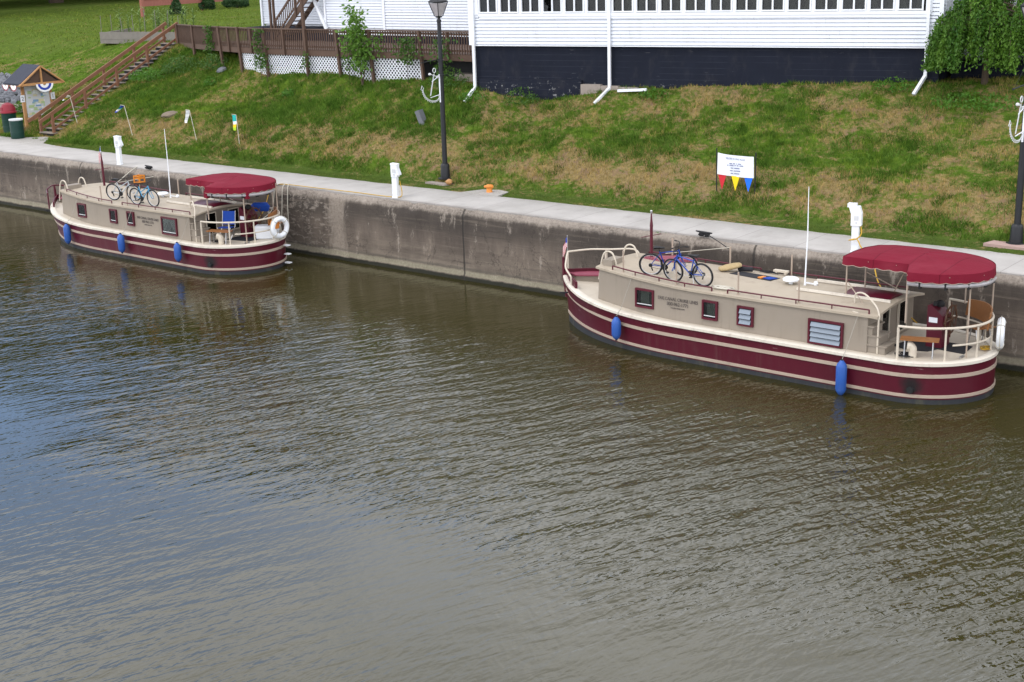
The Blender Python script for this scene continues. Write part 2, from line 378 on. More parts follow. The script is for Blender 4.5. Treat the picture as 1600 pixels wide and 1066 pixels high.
bk = t.sstep(Y, 1.75, 2.2); c = t.mix(t.math('MULTIPLY', t.math('MULTIPLY', bk, t.sstep(n2, .35, .7)), .5), c, (.17, .155, .11))
edge = t.math('SUBTRACT', 1.0, t.sstep(t.math('ADD', Y, t.math('MULTIPLY', t.math('SUBTRACT', n, .5), .5)), .12, .36))
c = t.mix(t.math('MULTIPLY', edge, .5), c, (.20, .18, .165))
t.l.new(c, b.inputs['Base Color']); b.inputs['Roughness'].default_value = .9
t.l.new(t.bump(t.math('SUBTRACT', n2, t.math('MULTIPLY', joint, 2.0)), .25, .01), b.inputs['Normal'])
mb = MB(); xs = list(np.arange(-110, 16, .25))
rings = []
for x in xs:
    yb = np.interp(x, XB, YB)+.05*fbm(x, 0, 1.4, 4.4)+.03*fbm(x, 0, 5, 1.4)
    yfz = .16+.035*fbm(x, 3, 1.1, 7.7)
    rings.append([(x, yfz, 2.22), (x, yfz, 2.325), (x, yfz+.025, 2.335), (x, yb-.03, 2.345), (x, yb, 2.335), (x, yb, 2.2)])
mb.loft(rings); tag(mb.build('path', pm), kind='structure')
# concrete pad around the mooring bollard
mb = MB(); mb.prism([(-29.9, 2.15, 2.25), (-28.3, 2.15, 2.25), (-28.5, 3.0, 2.25), (-29.0, 3.15, 2.25), (-29.6, 2.95, 2.25)], (0, 0, .1)); tag(mb.build('path_apron', pm), kind='structure')

# canal wall --------------------------------------------------
wm = bpy.data.materials.new('stained_concrete_wall'); wm.use_nodes = True; t = NT(wm.node_tree); b = t.n['Principled BSDF']
P = t.pos(); X, Y, Z = t.sep(P)
Pv = t.mapping(P, (1, 1, .28)); Ph = t.mapping(P, (.35, 1, 2.4))
n1 = t.noise(Pv, .55, 7, .65); n2 = t.noise(Pv, 2.6, 8, .7); n3 = t.noise(P, 14, 6, .7); nh = t.noise(Ph, 1.6, 6, .65)
base = t.ramp(t.math('ADD', t.math('MULTIPLY', n1, .6), t.math('MULTIPLY', n2, .4)), [(.33, (.042, .034, .030)), (.46, (.085, .070, .061)), (.58, (.15, .126, .108)), (.70, (.25, .215, .185))])
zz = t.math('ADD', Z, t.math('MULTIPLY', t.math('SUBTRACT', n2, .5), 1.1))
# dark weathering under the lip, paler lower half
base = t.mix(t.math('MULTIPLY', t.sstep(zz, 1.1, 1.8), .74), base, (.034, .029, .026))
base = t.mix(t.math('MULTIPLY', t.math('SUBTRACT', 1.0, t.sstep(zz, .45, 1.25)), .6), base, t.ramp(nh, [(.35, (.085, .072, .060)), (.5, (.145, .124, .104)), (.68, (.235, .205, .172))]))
hb = t.sstep(t.noise(t.mapping(P, (.16, 1, 5)), 1.5, 5, .7), .52, .68); base = t.mix(t.math('MULTIPLY', hb, .38), base, (.19, .165, .14))
hd = t.sstep(t.noise(t.mapping(P, (.22, 1, 7), (0, 0, 0), (3, 0, 1)), 1.5, 5, .7), .56, .66); base = t.mix(t.math('MULTIPLY', hd, .45), base, (.035, .03, .026))
crk = t.math('ABSOLUTE', t.math('SUBTRACT', t.noise(t.mapping(P, (1, 1, .7)), .7, 7, .6, .5), .5)); cr2 = t.math('SUBTRACT', 1.0, t.sstep(crk, .002, .007)); base = t.mix(t.math('MULTIPLY', cr2, .55), base, (.03, .025, .022))
# pale lime blooms and the spalled stretch by the joint
bl = t.sstep(t.math('ADD', n2, t.math('MULTIPLY', n3, .25)), .70, .80)
base = t.mix(t.math('MULTIPLY', bl, .5), base, (.36, .33, .30))
spx = t.math('SUBTRACT', 1.0, t.sstep(t.math('ABSOLUTE', t.math('ADD', t.math('ADD', X, 33.75), t.math('MULTIPLY', t.math('SUBTRACT', n2, .5), 1.2))), .28, .55))
base = t.mix(t.math('MULTIPLY', spx, .6), base, t.ramp(n3, [(.3, (.19, .165, .145)), (.6, (.34, .305, .27))]))
spw = t.math('SUBTRACT', 1.0, t.sstep(t.math('ABSOLUTE', t.math('ADD', X, 35.3)), .9, 1.9))
pits = t.sstep(t.noise(t.mapping(P, (1, 1, 2.2), (0, R_(20), 0)), 3.2, 6, .7, .6), .5, .62)
base = t.mix(t.math('MULTIPLY', t.math('MULTIPLY', spw, pits), .65), base, (.33, .30, .27))
# worn speckled lip
lip = t.sstep(t.math('ADD', Z, t.math('MULTIPLY', t.math('SUBTRACT', n2, .5), .35)), 2.02, 2.16)
lipc = t.ramp(t.math('ADD', t.math('MULTIPLY', n3, .6), t.math('MULTIPLY', n1, .4)), [(.36, (.09, .08, .072)), (.5, (.24, .215, .195)), (.7, (.34, .315, .29))])
base = t.mix(t.math('MULTIPLY', lip, .85), base, lipc)
# tide band: pale crust, then black wet weed at the water
zl = t.math('ADD', Z, t.math('MULTIPLY', t.math('SUBTRACT', t.noise(P, 1.5, 5, .7), .5), .12))
band = t.math('MULTIPLY', t.sstep(zl, .13, .17), t.math('SUBTRACT', 1.0, t.sstep(zl, .27, .33)))
base = t.mix(t.math('MULTIPLY', band, .75), base, t.ramp(n3, [(.3, (.15, .145, .105)), (.7, (.27, .26, .2))]))
stn = t.math('MULTIPLY', t.sstep(zl, .31, .34), t.math('SUBTRACT', 1.0, t.sstep(zl, .36, .44)))
base = t.mix(t.math('MULTIPLY', stn, .5), base, (.05, .05, .04))
weed = t.math('SUBTRACT', 1.0, t.sstep(zl, .1, .15)); base = t.mix(weed, base, (.013, .014, .008))
fj = t.math('ABSOLUTE', t.math('SUBTRACT', t.math('FRACT', t.math('ADD', t.math('MULTIPLY', t.math('ADD', X, 33.16-5.2), 1/10.4), t.math('MULTIPLY', t.math('SUBTRACT', n2, .5), .004))), .5))
jn = t.sstep(fj, .4955, .4985); base = t.mix(t.math('MULTIPLY', jn, .8), base, (.02, .018, .016))
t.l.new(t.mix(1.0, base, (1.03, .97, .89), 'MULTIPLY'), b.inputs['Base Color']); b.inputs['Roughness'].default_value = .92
h = t.math('ADD', t.math('MULTIPLY', n3, .5), t.math('MULTIPLY', n2, 1.3)); h = t.math('ADD', h, t.math('MULTIPLY', t.math('MULTIPLY', spw, pits), .8)); h = t.math('SUBTRACT', h, jn)
t.l.new(t.bump(h, .55, .05), b.inputs['Normal'])
mb = MB(); rings = []
prof = [(.03, -1.6), (-.05, -.05), (-.05, .08), (-.035, .15), (0, .2), (0, .5), (0, .9), (0, 1.3), (0, 1.7), (.0, 1.95), (.02, 2.1), (.055, 2.2), (.12, 2.275), (.2, 2.3), (.7, 2.3)]
for x in np.arange(-112, 16.01, .12):
    ring = []
    for k, (y, z) in enumerate(prof):
        d = 0
        if 0 < k < 13:
            d = .018*fbm(x, z*2, .9, 2.2)+.012*fbm(x, z*3, 3.5, 5.2)
            if k > 8: d += .045*fbm(x, z, 2.2, 8.1)+.06*max(0, fbm(x, z, 1.1, 6.6)-.15)
            if k in (2, 3): d += .03*fbm(x, z, 2.5, 1.7)
            s_ = max(0, 1-abs(x+33.75)/.5); d += s_*.05
        ring.append((x, y+d, z-(.03*abs(fbm(x, 1, 1.6, 3.3)) if k > 9 and k < 13 else 0)))
    rings.append(ring+[(x, .7, -1.6)])
mb.loft(rings)
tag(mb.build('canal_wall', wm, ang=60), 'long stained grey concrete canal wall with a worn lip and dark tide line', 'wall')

# water -------------------------------------------------------
wt = bpy.data.materials.new('canal_water'); wt.use_nodes = True; t = NT(wt.node_tree); b = t.n['Principled BSDF']
P = t.pos(); X, Y, Z = t.sep(P)
silt = t.noise(P, .05, 3)
t.l.new(t.mix(silt, (.0255, .0225, .0045), (.034, .029, .007)), b.inputs['Base Color']); b.inputs['Roughness'].default_value = .015; b.inputs['IOR'].default_value = 1.42
ca = R_(70)                                    # crest direction
def wave(rot, lam, stretch, det, dist=.0, loc=(0, 0, 0)):
    v = t.mapping(t.mapping(P, (1, 1, 0), (0, 0, -rot), loc), (stretch/lam, 1/lam, 0))
    return t.noise(v, 1.0, det, .5, dist)
amp = t.noise(t.mapping(P, (1, 1, 0), (0, 0, R_(-40))), .085, 2, .5)
amp = t.sstep(amp, .30, .62)
lee = t.sstep(Y, -2.0, -12.0)
near = t.sstep(t.math('ADD', t.math('MULTIPLY', t.math('SUBTRACT', t.noise(P, .22, 2), .5), 6.0), Y), -17.5, -12.5)       # calmer water below the bridge
A = t.math('MULTIPLY', t.math('ADD', .35, t.math('MULTIPLY', amp, .65)), t.math('ADD', .22, t.math('MULTIPLY', lee, .78)))
A = t.math('MULTIPLY', A, t.math('ADD', .15, t.math('MULTIPLY', near, .85)))
A = t.math('MULTIPLY', A, t.math('ADD', .42, t.math('MULTIPLY', t.sstep(X, -33.0, -20.0), .58)))
h1 = t.math('MULTIPLY', wave(ca, .185, .27, 2, .5), .046)
h2 = t.math('MULTIPLY', wave(ca+R_(24), .12, .38, 1.5, .3, (4, 9, 0)), .027)
h3 = t.math('MULTIPLY', wave(ca-R_(28), .085, .6, 2, .2, (14, 3, 0)), .006)
h4 = t.math('MULTIPLY', wave(ca-R_(12), .62, .35, 1, .2, (7, 5, 0)), .075)
h5 = t.math('MULTIPLY', t.math('MULTIPLY', wave(ca+R_(68), .17, .45, 1.5, .4, (2, 6, 0)), .021), t.sstep(X, -26.0, -12.0))
h = t.math('MULTIPLY', t.math('ADD', t.math('ADD', t.math('ADD', h1, h2), t.math('ADD', h3, h4)), h5), t.math('MULTIPLY', A, t.math('ADD', 1.15, t.math('MULTIPLY', t.sstep(X, -22.0, -10.0), .55))))
t.l.new(t.bump(h, 1.0, 1.0), b.inputs['Normal'])
mb = MB(); mb.add([(-400, -90, 0), (150, -90, 0), (150, .4, 0), (-400, .4, 0)], [(0, 1, 2, 3)])
tag(mb.build('water', wt), kind='structure')

# grass -------------------------------------------------------
def blades(name, n, xr, yr, hr, wr, dens=None, seed=1):
    r = np.random.default_rng(seed); x = r.uniform(*xr, n); y = r.uniform(*yr, n)
    keep = np.ones(n, bool)
    yb = np.interp(x, XB, YB); keep &= y > yb-.05+.12*r.random(n)
    if dens is not None: keep &= r.random(n) < dens(x, y)
    x, y, yb = x[keep], y[keep], yb[keep]; n = len(x)
    z = np.array([ground_z(a, b_) for a, b_ in zip(x, y)])
    cl = np.array([mnoise.noise(Vector((a*.9, b_*.9, 1.9))) for a, b_ in zip(x, y)])
    hgt = r.uniform(*hr, n)*(1+.75*cl)*np.where(y < 3.2, .5, 1.0)*np.where((y > yb) & (y < yb+.25), .7, 1)
    wd = r.uniform(*wr, n); an = r.uniform(0, 2*np.pi, n); le = r.uniform(.1, .75, n); la = r.uniform(0, 2*np.pi, n)
    base = np.stack([x, y, z-.02], 1); sd_ = np.stack([np.cos(an), np.sin(an), np.zeros(n)], 1)*wd[:, None]/2
    tip = base+np.stack([np.cos(la)*le*hgt, np.sin(la)*le*hgt, hgt*np.sqrt(1-.5*le**2)], 1)
    V = np.stack([base-sd_, base+sd_, tip], 1).reshape(-1, 3); Fc = np.arange(3*n).reshape(-1, 3)
    tint = np.repeat(np.clip(.5+.5*r.normal(0, .5, n)+.3*cl, 0, 1), 3)
    return npmesh(name, V, Fc, gb, attrs={'tint': tint})
def bankd(x, y):
    yc = np.interp(x, XC, YC); return np.where(y < yc+.2, 1.0, np.where((x > -52) & (x < -17.5), 0.0, .45))
tag(blades('grass', 300000, (-62, -6), (2.15, 12.5), (.05, .16), (.012, .03), bankd, 1), kind='stuff')
tag(blades('lawn_grass', 90000, (-105, -46), (4.5, 48), (.06, .15), (.03, .06), lambda x, y: np.where((y > np.interp(x, XC, YC)-1) | (x < -60), np.clip(1.2-(y-10)/60, .2, 1), 0)*np.where((x > -56) & (y < 20), 0.25, 1), 2), kind='stuff')

# lusher tufts growing in clumps
tu = bpy.data.materials.new('tuft_blades'); tu.use_nodes = True; t = NT(tu.node_tree); b = t.n['Principled BSDF']
at = t.node('ShaderNodeAttribute', attribute_name='tint').outputs['Fac']; n = t.noise(t.pos(), .8, 3)
t.l.new(t.mix(n, t.ramp(at, [(.1, (.030, .075, .008)), (.5, (.062, .150, .014)), (.9, (.115, .235, .027))]), t.ramp(at, [(.1, (.035, .06, .012)), (.5, (.075, .13, .022)), (.9, (.14, .19, .05))])), b.inputs['Base Color']); b.inputs['Roughness'].default_value = .8; b.inputs['Specular IOR Level'].default_value = 0
def tufts(name, ncl, seed):
    r = np.random.default_rng(seed); V = []; T = []; done = 0
    while done < ncl:
        x, y = r.uniform(-60, -6), r.uniform(3.2, 11.2); yc = np.interp(x, XC, YC)
        if y > yc+.1: continue
        k = mnoise.noise(Vector((x*.35, y*.45, 5.5)))+.6*mnoise.noise(Vector((x*1.1, y*1.3, 1.5)))
        pk = .30+.9*k+(.18 if x < -38 else 0)-(.25 if 3.8 < y < 5.2 else 0)
        if r.random() > pk: continue
        done += 1; n = r.integers(25, 90); sp = r.uniform(.10, .34); a = r.uniform(0, 6.28, n); q = sp*np.sqrt(r.uniform(0, 1, n))
        px_, py_ = x+q*np.cos(a)*1.25, y+q*np.sin(a); g = ground_z(x, y); slope = (ground_z(x, y+.3)-g)/.3
        h_ = r.uniform(.08, .2)*(1.25-q/sp*.6)*r.uniform(.6, 1.3, n); la = r.uniform(0, 6.28, n); le = r.uniform(.2, .9, n); wd = r.uniform(.012, .03, n)
        b0 = np.stack([px_, py_, g+(py_-y)*slope-.02], 1); an = r.uniform(0, 6.28, n); s_ = np.stack([np.cos(an), np.sin(an), 0*an], 1)*wd[:, None]/2
        tip = b0+np.stack([np.cos(la)*le*h_, np.sin(la)*le*h_, h_*np.sqrt(1-.5*le**2)], 1)
        V.append(np.stack([b0-s_, b0+s_, tip], 1).reshape(-1, 3)); T.append(np.repeat(np.clip(r.normal(.5, .2)+r.normal(0, .15, n), 0, 1), 3))
    V = np.concatenate(V); return npmesh(name, V, np.arange(len(V)).reshape(-1, 3), tu, attrs={'tint': np.concatenate(T)})
tag(tufts('grass_tufts', 4200, 33), kind='stuff')
M['lace'] = mat('lace_curtain', (.20, .20, .18), .9, .15, 4)
M['treadwood'] = mat('tread_wood', (.23, .195, .165), .85, .25, 5)
# ---------------------------------------------------------------- house
HA = R_(11.18); HL = Vector((-28.15, 8.43, 5.0))
HM = Matrix.Rotation(HA, 4, 'Z')              # facade frame: x along the front, y into the house, z up from HL
house = thing('house', 'white clapboard house on a dark painted foundation with a long row of porch windows', 'house', HL)
def zz_(z): return z-5.0
sm = bpy.data.materials.new('white_siding'); sm.use_nodes = True; t = NT(sm.node_tree); b = t.n['Principled BSDF']; co = t.objc()
c = t.mix(t.noise(t.mapping(co, (1, 1, .3)), 1.6, 6, .65), (.60, .63, .69), (.70, .73, .79))
c = t.mix(t.math('MULTIPLY', t.sstep(t.noise(t.mapping(co, (.4, 1, 9)), 2.5, 6, .7), .58, .75), .3), c, (.5, .49, .46))
SX, SY, SZ = t.sep(t.mapping(co, (1, 1, 1), (0, 0, -HA)))
row = t.math('FLOOR', t.math('MULTIPLY', t.math('SUBTRACT', SZ, 1.78), 8.0))
off = t.node('ShaderNodeTexWhiteNoise', {'W': row}, noise_dimensions='1D').outputs[0]
sx = t.math('FRACT', t.math('ADD', t.math('MULTIPLY', SX, 1/3.7), off)); seam = t.math('SUBTRACT', 1.0, t.sstep(sx, .003, .0065))
c = t.mix(t.math('MULTIPLY', seam, .55), c, (.28, .29, .32))
c = t.mix(t.math('MULTIPLY', t.math('SUBTRACT', off, .5), .16), c, (.5, .51, .53))
drt = t.math('MULTIPLY', t.sstep(t.noise(t.mapping(co, (2.5, 2.5, .3)), 1.2, 6, .7), .52, .74), .32); c = t.mix(drt, c, (.42, .415, .40))
t.l.new(c, b.inputs['Base Color']); b.inputs['Roughness'].default_value = .5
M['siding'] = sm
t = NT(M['navy'].node_tree); b = t.n['Principled BSDF']; src = b.inputs['Base Color'].links[0].from_socket; co = t.objc(); SX, SY, SZ = t.sep(co)
ln = t.math('SUBTRACT', 1.0, t.sstep(t.math('FRACT', t.math('MULTIPLY', SZ, 1/.205)), .02, .07)); lm = t.sstep(t.noise(co, .9, 4), .42, .6)
c = t.mix(t.math('MULTIPLY', t.math('MULTIPLY', ln, lm), .5), src, (.05, .055, .07))
low = t.math('SUBTRACT', 1.0, t.sstep(SZ, .15, .75)); pk = t.sstep(t.noise(co, 5.5, 6, .7), .60, .66)
c = t.mix(t.math('MULTIPLY', t.math('MULTIPLY', pk, low), .7), c, (.36, .36, .36)); t.l.new(c, b.inputs['Base Color'])
def siding(x0, x1, z0, z1, y, lap=.125, mbx=None):
    """lapped boards on a wall facing -y in the local frame"""
    m = mbx or MB(); k = 0; z = z0
    while z < z1-.01:
        zt = min(z+lap, z1)
        g = z+.032
        m.add([(x0, y-.028, g), (x1, y-.028, g), (x1, y-.006, zt), (x0, y-.006, zt), (x0, y+.045, zt), (x1, y+.045, zt), (x0, y+.045, z), (x1, y+.045, z), (x0, y+.045, g), (x1, y+.045, g)],
              [(0, 1, 2, 3), (3, 2, 5, 4), (6, 7, 9, 8), (8, 9, 1, 0)], 0); z = zt
    return m
U0_, U1_ = -5.6, 11.42
def hbuild(mb, name, m, parent=house, extra=None, ang=35):
    return mb.build(name, m, parent, ang, M=(HM if extra is None else extra))
m = siding(U0_, U1_, zz_(6.78), zz_(7.74), 0)
siding(U0_, U1_, zz_(9.22), zz_(10.0), 0, mbx=m)
siding(U0_, -5.27, zz_(7.74), zz_(9.22), 0, mbx=m); siding(10.95, U1_, zz_(7.74), zz_(9.22), 0, mbx=m)
m.box((3, .1, zz_(7.22)), (17.0, .14, .9)); m.box((3, .1, zz_(9.6)), (17.0, .14, .75))
hbuild(m, 'wall', M['siding'], ang=20)
# side returns of the porch
sr = MB(); siding(0, 6.0, zz_(6.78), zz_(10.0), 0, mbx=sr)
hbuild(sr, 'wall', M['siding'], extra=HM @ Matrix.Translation((U0_, 0, 0)) @ Matrix.Rotation(-math.pi/2, 4, 'Z') @ Matrix.Translation((-6.0, 0, 0)), ang=20)
sr = MB(); siding(0, 1.32, zz_(6.78), zz_(7.55), 0, mbx=sr); siding(0, .25, zz_(7.55), zz_(10), 0, mbx=sr); siding(1.1, 1.32, zz_(7.55), zz_(10), 0, mbx=sr); siding(.25, 1.1, zz_(9.2), zz_(10), 0, mbx=sr)
RM = HM @ Matrix.Translation((U1_, 0, 0)) @ Matrix.Rotation(math.pi/2, 4, 'Z')
hbuild(sr, 'wall', M['siding'], extra=RM, ang=20)
wn = MB()
for x_ in (.28, 1.07, .675): wn.box((x_, .0, zz_(8.37)), (.07, .08, 1.64))
for z_ in (7.58, 9.17): wn.box((.675, 0, zz_(z_)), (.72, .078, .07))
wo = hbuild(wn, 'window', M['white'], extra=RM)
pn = MB(); pn.box((.675, .03, zz_(8.37)), (.7, .01, 1.55)); hbuild(pn, 'pane', M['glass'], wo, RM)
pn = MB(); pn.add([(.3, .07, zz_(7.62)), (.62, .07, zz_(7.62)), (.35, .07, zz_(8.5)), (.62, .07, zz_(9.1)), (.3, .07, zz_(9.1))], [(0, 1, 2), (0, 2, 4), (2, 3, 4)]); pn.add([(1.05, .07, zz_(7.62)), (.74, .07, zz_(7.62)), (1.0, .07, zz_(8.5)), (.74, .07, zz_(9.1)), (1.05, .07, zz_(9.1))], [(0, 1, 2), (0, 2, 4), (2, 3, 4)]); hbuild(pn, 'curtain', M['curtain'], wo, RM)
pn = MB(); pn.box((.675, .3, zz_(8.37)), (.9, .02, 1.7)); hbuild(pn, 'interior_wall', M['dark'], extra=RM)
# main block on the right, set back
sr = MB(); siding(U1_, 24, zz_(6.4), zz_(9.5), 1.32, mbx=sr); hbuild(sr, 'wall', M['siding'], ang=20)
def trim(*bx):
    for c_, s_ in bx: q = MB(); q.box(c_, s_); hbuild(q, 'trim', M['white'])
trim(((U0_, -.015, zz_(8.4)), (.14, .12, 3.24)))
trim(((U1_-.05, -.012, zz_(8.4)), (.13, .1, 3.24)))
trim(((U1_+.04, 1.29, zz_(7.9)), (.1, .1, 3.1)))
trim(((2.9, -.03, zz_(7.86)), (16.3, .07, .1)))
trim(((2.9, -.02, zz_(7.765)), (16.25, .05, .09)))
trim(((2.9, -.03, zz_(9.2)), (16.3, .07, .12)))
trim(((2.9, -.01, zz_(6.765)), (17.0, .05, .03)))
trim(((U0_+.2, -.012, zz_(8.5)), (.26, .05, 1.26)))
trim(((10.98, -.012, zz_(8.5)), (.2, .05, 1.26)))
trim(((0, -.012, zz_(8.5)), (.2, .05, 1.26)))

fd = MB(); fd.box((2.9, 3.1, zz_(5.2)), (16.9, 6.0, 3.1)); fd.box((-3.2, .04, zz_(4.5)), (4.2, .2, 2.1)); fd.box((16, 4.2, zz_(5.0)), (9, 5.6, 2.8))
hbuild(fd, 'foundation', M['navy'])
ck = MB()
for i, (x_, w_, h_) in enumerate([(-.72, .8, .42), (.02, .7, .38), (.72, .72, .34), (1.3, .4, .27)]): ck.box((x_, .0, zz_(5.02+h_/2-.02)), (w_-.02, .2, h_))
hbuild(ck, 'foundation_patch', M['brickconc'])
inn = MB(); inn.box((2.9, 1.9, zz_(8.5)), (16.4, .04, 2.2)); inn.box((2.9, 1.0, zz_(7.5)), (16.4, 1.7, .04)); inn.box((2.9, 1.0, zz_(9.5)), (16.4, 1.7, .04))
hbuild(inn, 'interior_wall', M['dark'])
# roofs: a low hip over the porch, gable over the main block
rf = MB()
a, b_, zt, zr = U0_-.45, U1_+.45, zz_(10.0), zz_(11.3)
rf.add([(a, -.5, zt), (b_, -.5, zt), (b_, 6.2, zr), (a, 6.2, zr), (a, -.5, zt-.16), (b_, -.5, zt-.16), (b_, 6.2, zr-.16), (a, 6.2, zr-.16)], [(0, 1, 2, 3), (7, 6, 5, 4), (0, 4, 5, 1), (1, 5, 6, 2), (3, 2, 6, 7), (0, 3, 7, 4)])
rf.add([(U1_, .8, zz_(9.4)), (24.5, .8, zz_(9.4)), (24.5, 5, zz_(13.4)), (U1_, 5, zz_(13.4)), (U1_, 9.2, zz_(9.4)), (24.5, 9.2, zz_(9.4))], [(0, 1, 2, 3), (3, 2, 5, 4), (0, 3, 4), (1, 5, 2)])
hbuild(rf, 'roof', M['shingle'])
bk = MB(); bk.box((2.9, 6.2, zz_(8.6)), (16.9, .1, 3.4)); bk.box((17.8, 5.2, zz_(7.8)), (12.3, 7.6, 3.0)); hbuild(bk, 'wall', M['white'])
# windows of the porch
def porch_window(x0, w_, idx):
    f = MB(); zc_ = zz_(8.53); h_ = 1.22; y = -.02
    for xx in (x0, x0+w_): f.box((xx, y, zc_), (.05, .07, h_))
    f.box((x0+w_/2, y+.01, zc_), (.055, .05, h_-.06))
    for z_ in (zc_-h_/2+.03, zc_+h_/2-.03): f.box((x0+w_/2, y-.004, z_), (w_-.05, .06, .05))
    if idx not in (0, 6): f.box((x0-.067, y+.014, zc_), (.075, .045, 1.25))
    o = hbuild(f, 'window', M['white'])
    p = MB(); p.box((x0+w_/2, .03, zc_), (w_-.04, .008, h_-.06)); hbuild(p, 'pane', M['glass'], o)
    if idx >= 6:
        c = MB(); a, b_ = x0+.05, x0+w_-.05; mid = (a+b_)/2
        for s, e in ((1, a), (-1, b_)):
            rows = []
            for k in range(11):
                v = k/10; z_ = zc_+h_/2-.05-v*(h_-.1)
                wdt = (.5 - .30*math.sin(math.pi*min(1, v*1.25)))*w_*.9 if v < .8 else (.2+.6*(v-.8))*w_*.9
                rows.append([(e+s*wdt*q/6, .10+.018*math.sin(q*2.6), z_) for q in range(7)])
            c.loft(rows, closed=False)
        hbuild(c, 'curtain', M['lace'], o)
    elif idx in (4, 5, 3):
        c = MB(); c.loft([[(x0+w_*q/12, .14+.02*math.sin(q*1.7), z_) for q in range(13)] for z_ in (zc_+.05, zc_+.6)], closed=False); hbuild(c, 'curtain', M['lace'], o)
for k in range(6): porch_window(-5.22+.875*k, .74, k)
for k in range(12): porch_window(.14+.898*k, .765, 6+k)
def downspout(u, foot, zb):
    d = MB(); zb = zz_(zb)
    d.box((u, -.075, (zz_(10)+zb)/2), (.1, .085, zz_(10)-zb))
    d.bar((u, -.075, zb+.03), (u+foot[0], -.075+foot[1], zb+foot[2]), .1, .085)
    for z_ in (6.9, 9.4): d.box((u, -.05, zz_(z_)), (.16, .05, .03))
    hbuild(d, 'downspout', M['white'])
downspout(-5.48, (-.16, -.55, -.45), 5.2); downspout(0.02, (-.32, -.62, -.46), 5.28); downspout(10.98, (-.22, -.55, -.5), 5.86)
# wing behind the boardwalk
wg = MB(); siding(-45.3, -33.2, 6.78, 10.2, 14.75, mbx=wg); siding(-49.5, -45.3, 6.80, 10.2, 14.95, mbx=wg); siding(-55.8, -49.5, 6.85, 10.2, 16.4, mbx=wg)
WM_ = Matrix.Translation(-HL)
hbuild(wg, 'wall', M['siding'], extra=WM_, ang=20)
wg = MB(); wg.box((-41, 16.9, 8.3), (16.9, 3.8, 3.6)); wg.box((-52.6, 18.2, 8.3), (6.2, 3.4, 3.6)); hbuild(wg, 'wall', M['white'], extra=WM_)
wg = MB(); wg.box((-44.5, 17, 6.0), (22, 3.9, 1.55)); hbuild(wg, 'foundation', M['navy'], extra=WM_)
for c_, s_ in (((-45.33, 14.74, 8.45), (.13, .1, 3.4)), ((-49.47, 14.93, 8.45), (.1, .1, 3.4)), ((-55.75, 16.36, 8.5), (.12, .1, 3.5))): wg = MB(); wg.box(c_, s_); hbuild(wg, 'trim', M['white'], extra=WM_)
wg = MB(); wg.bar((-49.35, 14.83, 6.75), (-50.45, 14.83, 8.75), .16, .1, upv=(0, 1, 0)); hbuild(wg, 'downspout', M['white'], extra=WM_)
wg = MB(); wg.prism([(-56.3, 14.3, 10.2), (-56.3, 20.4, 10.2), (-56.3, 17.4, 12.6)], (23.6, 0, 0)); hbuild(wg, 'roof', M['shingle'], extra=WM_)

# fallen length of white pipe on the grass
m = MB(); m.bar((0, 0, 0), (1.08, .2, .06), .1, .09); o = m.build('fallen_pipe', M['white']); o.location = (-27.7, 8.28, ground_z(-27.5, 8.3)+.1)
tag(o, 'length of white downpipe lying on the grass below the porch', 'pipe')

# ---------------------------------------------------------------- boardwalk with lattice skirt
bw_ = thing('boardwalk', 'brown wooden boardwalk with slatted railing and white lattice skirt beside the house', 'boardwalk', (-45, 9, 5))
BM = Matrix.Translation((45, -9, -5))
def bb(mb, name, m_, parent=bw_): return mb.build(name, m_, parent, M=BM)
line = [(-57.3, 12.1), (-54.3, 10.7), (-50.6, 9.3), (-48.6, 8.75), (-46.4, 8.35), (-43.7, 8.2), (-41.66, 8.15), (-39.7, 8.1), (-36.9, 8.05), (-33.9, 7.95)]
def fz(x): return float(np.interp(x, [-57.5, -50, -40], [6.22, 6.34, 6.37]))
fl = MB()
fl.prism([(x, y, fz(x)-.05) for x, y in line]+[(-33.9, 14.6, 6.15), (-49.4, 14.6, 6.13), (-50.5, 16.2, 6.12), (-53.5, 15.0, 6.12), (-56.8, 13.6, 6.07)], (0, 0, .05)); bb(fl, 'floor', M['wood'])
rj = MB(); hr = MB()
for (xa, ya), (xb, yb) in zip(line[:-1], line[1:]):
    rj.bar((xa, ya-.02, fz(xa)-.14), (xb, yb-.02, fz(xb)-.14), .05, .24)
    hr.bar((xa, ya, fz(xa)+.83), (xb, yb, fz(xb)+.83), .16, .045)
bb(rj, 'rim_joist', M['wood']); bb(hr, 'handrail', M['wood'])
for i, ((xa, ya), (xb, yb)) in enumerate(zip(line[:-1], line[1:])):
    p = MB(); L = math.hypot(xb-xa, yb-ya); n = int(L/.135)
    for z_ in (.12, .74): p.bar((xa, ya, fz(xa)+z_), (xb, yb, fz(xb)+z_), .04, .085)
    for k in range(n):
        f = (k+.5)/n; x_, y_ = xa+(xb-xa)*f, ya+(yb-ya)*f
        jz = random.uniform(-.02, .02); p.box((x_, y_-.04, fz(x_)+.40+jz), (.04, .035, .86), rz=math.atan2(yb-ya, xb-xa))
    bb(p, 'railing_panel', M['wood'])
for i, (x_, y_) in enumerate(line):
    zb = ground_z(x_+.1, y_-.1)-.3; p = MB(); top = fz(x_)+.86
    if i == 5: top = 9.9
    lean = .22 if i > 1 else .1
    p.bar((x_+lean, y_-.12, zb), (x_, y_-.1, top), .11, .11, upv=(0, 1, 0)); bb(p, 'post', M['wood'])
for f in (.5,):
    for i in (2, 3, 4, 8):
        (xa, ya), (xb, yb) = line[i], line[i+1]; x_, y_ = (xa+xb)/2, (ya+yb)/2; p = MB(); p.bar((x_+.05, y_-.1, fz(x_)-.25), (x_, y_-.1, fz(x_)+.81), .09, .09, upv=(0, 1, 0)); bb(p, 'post', M['wood'])
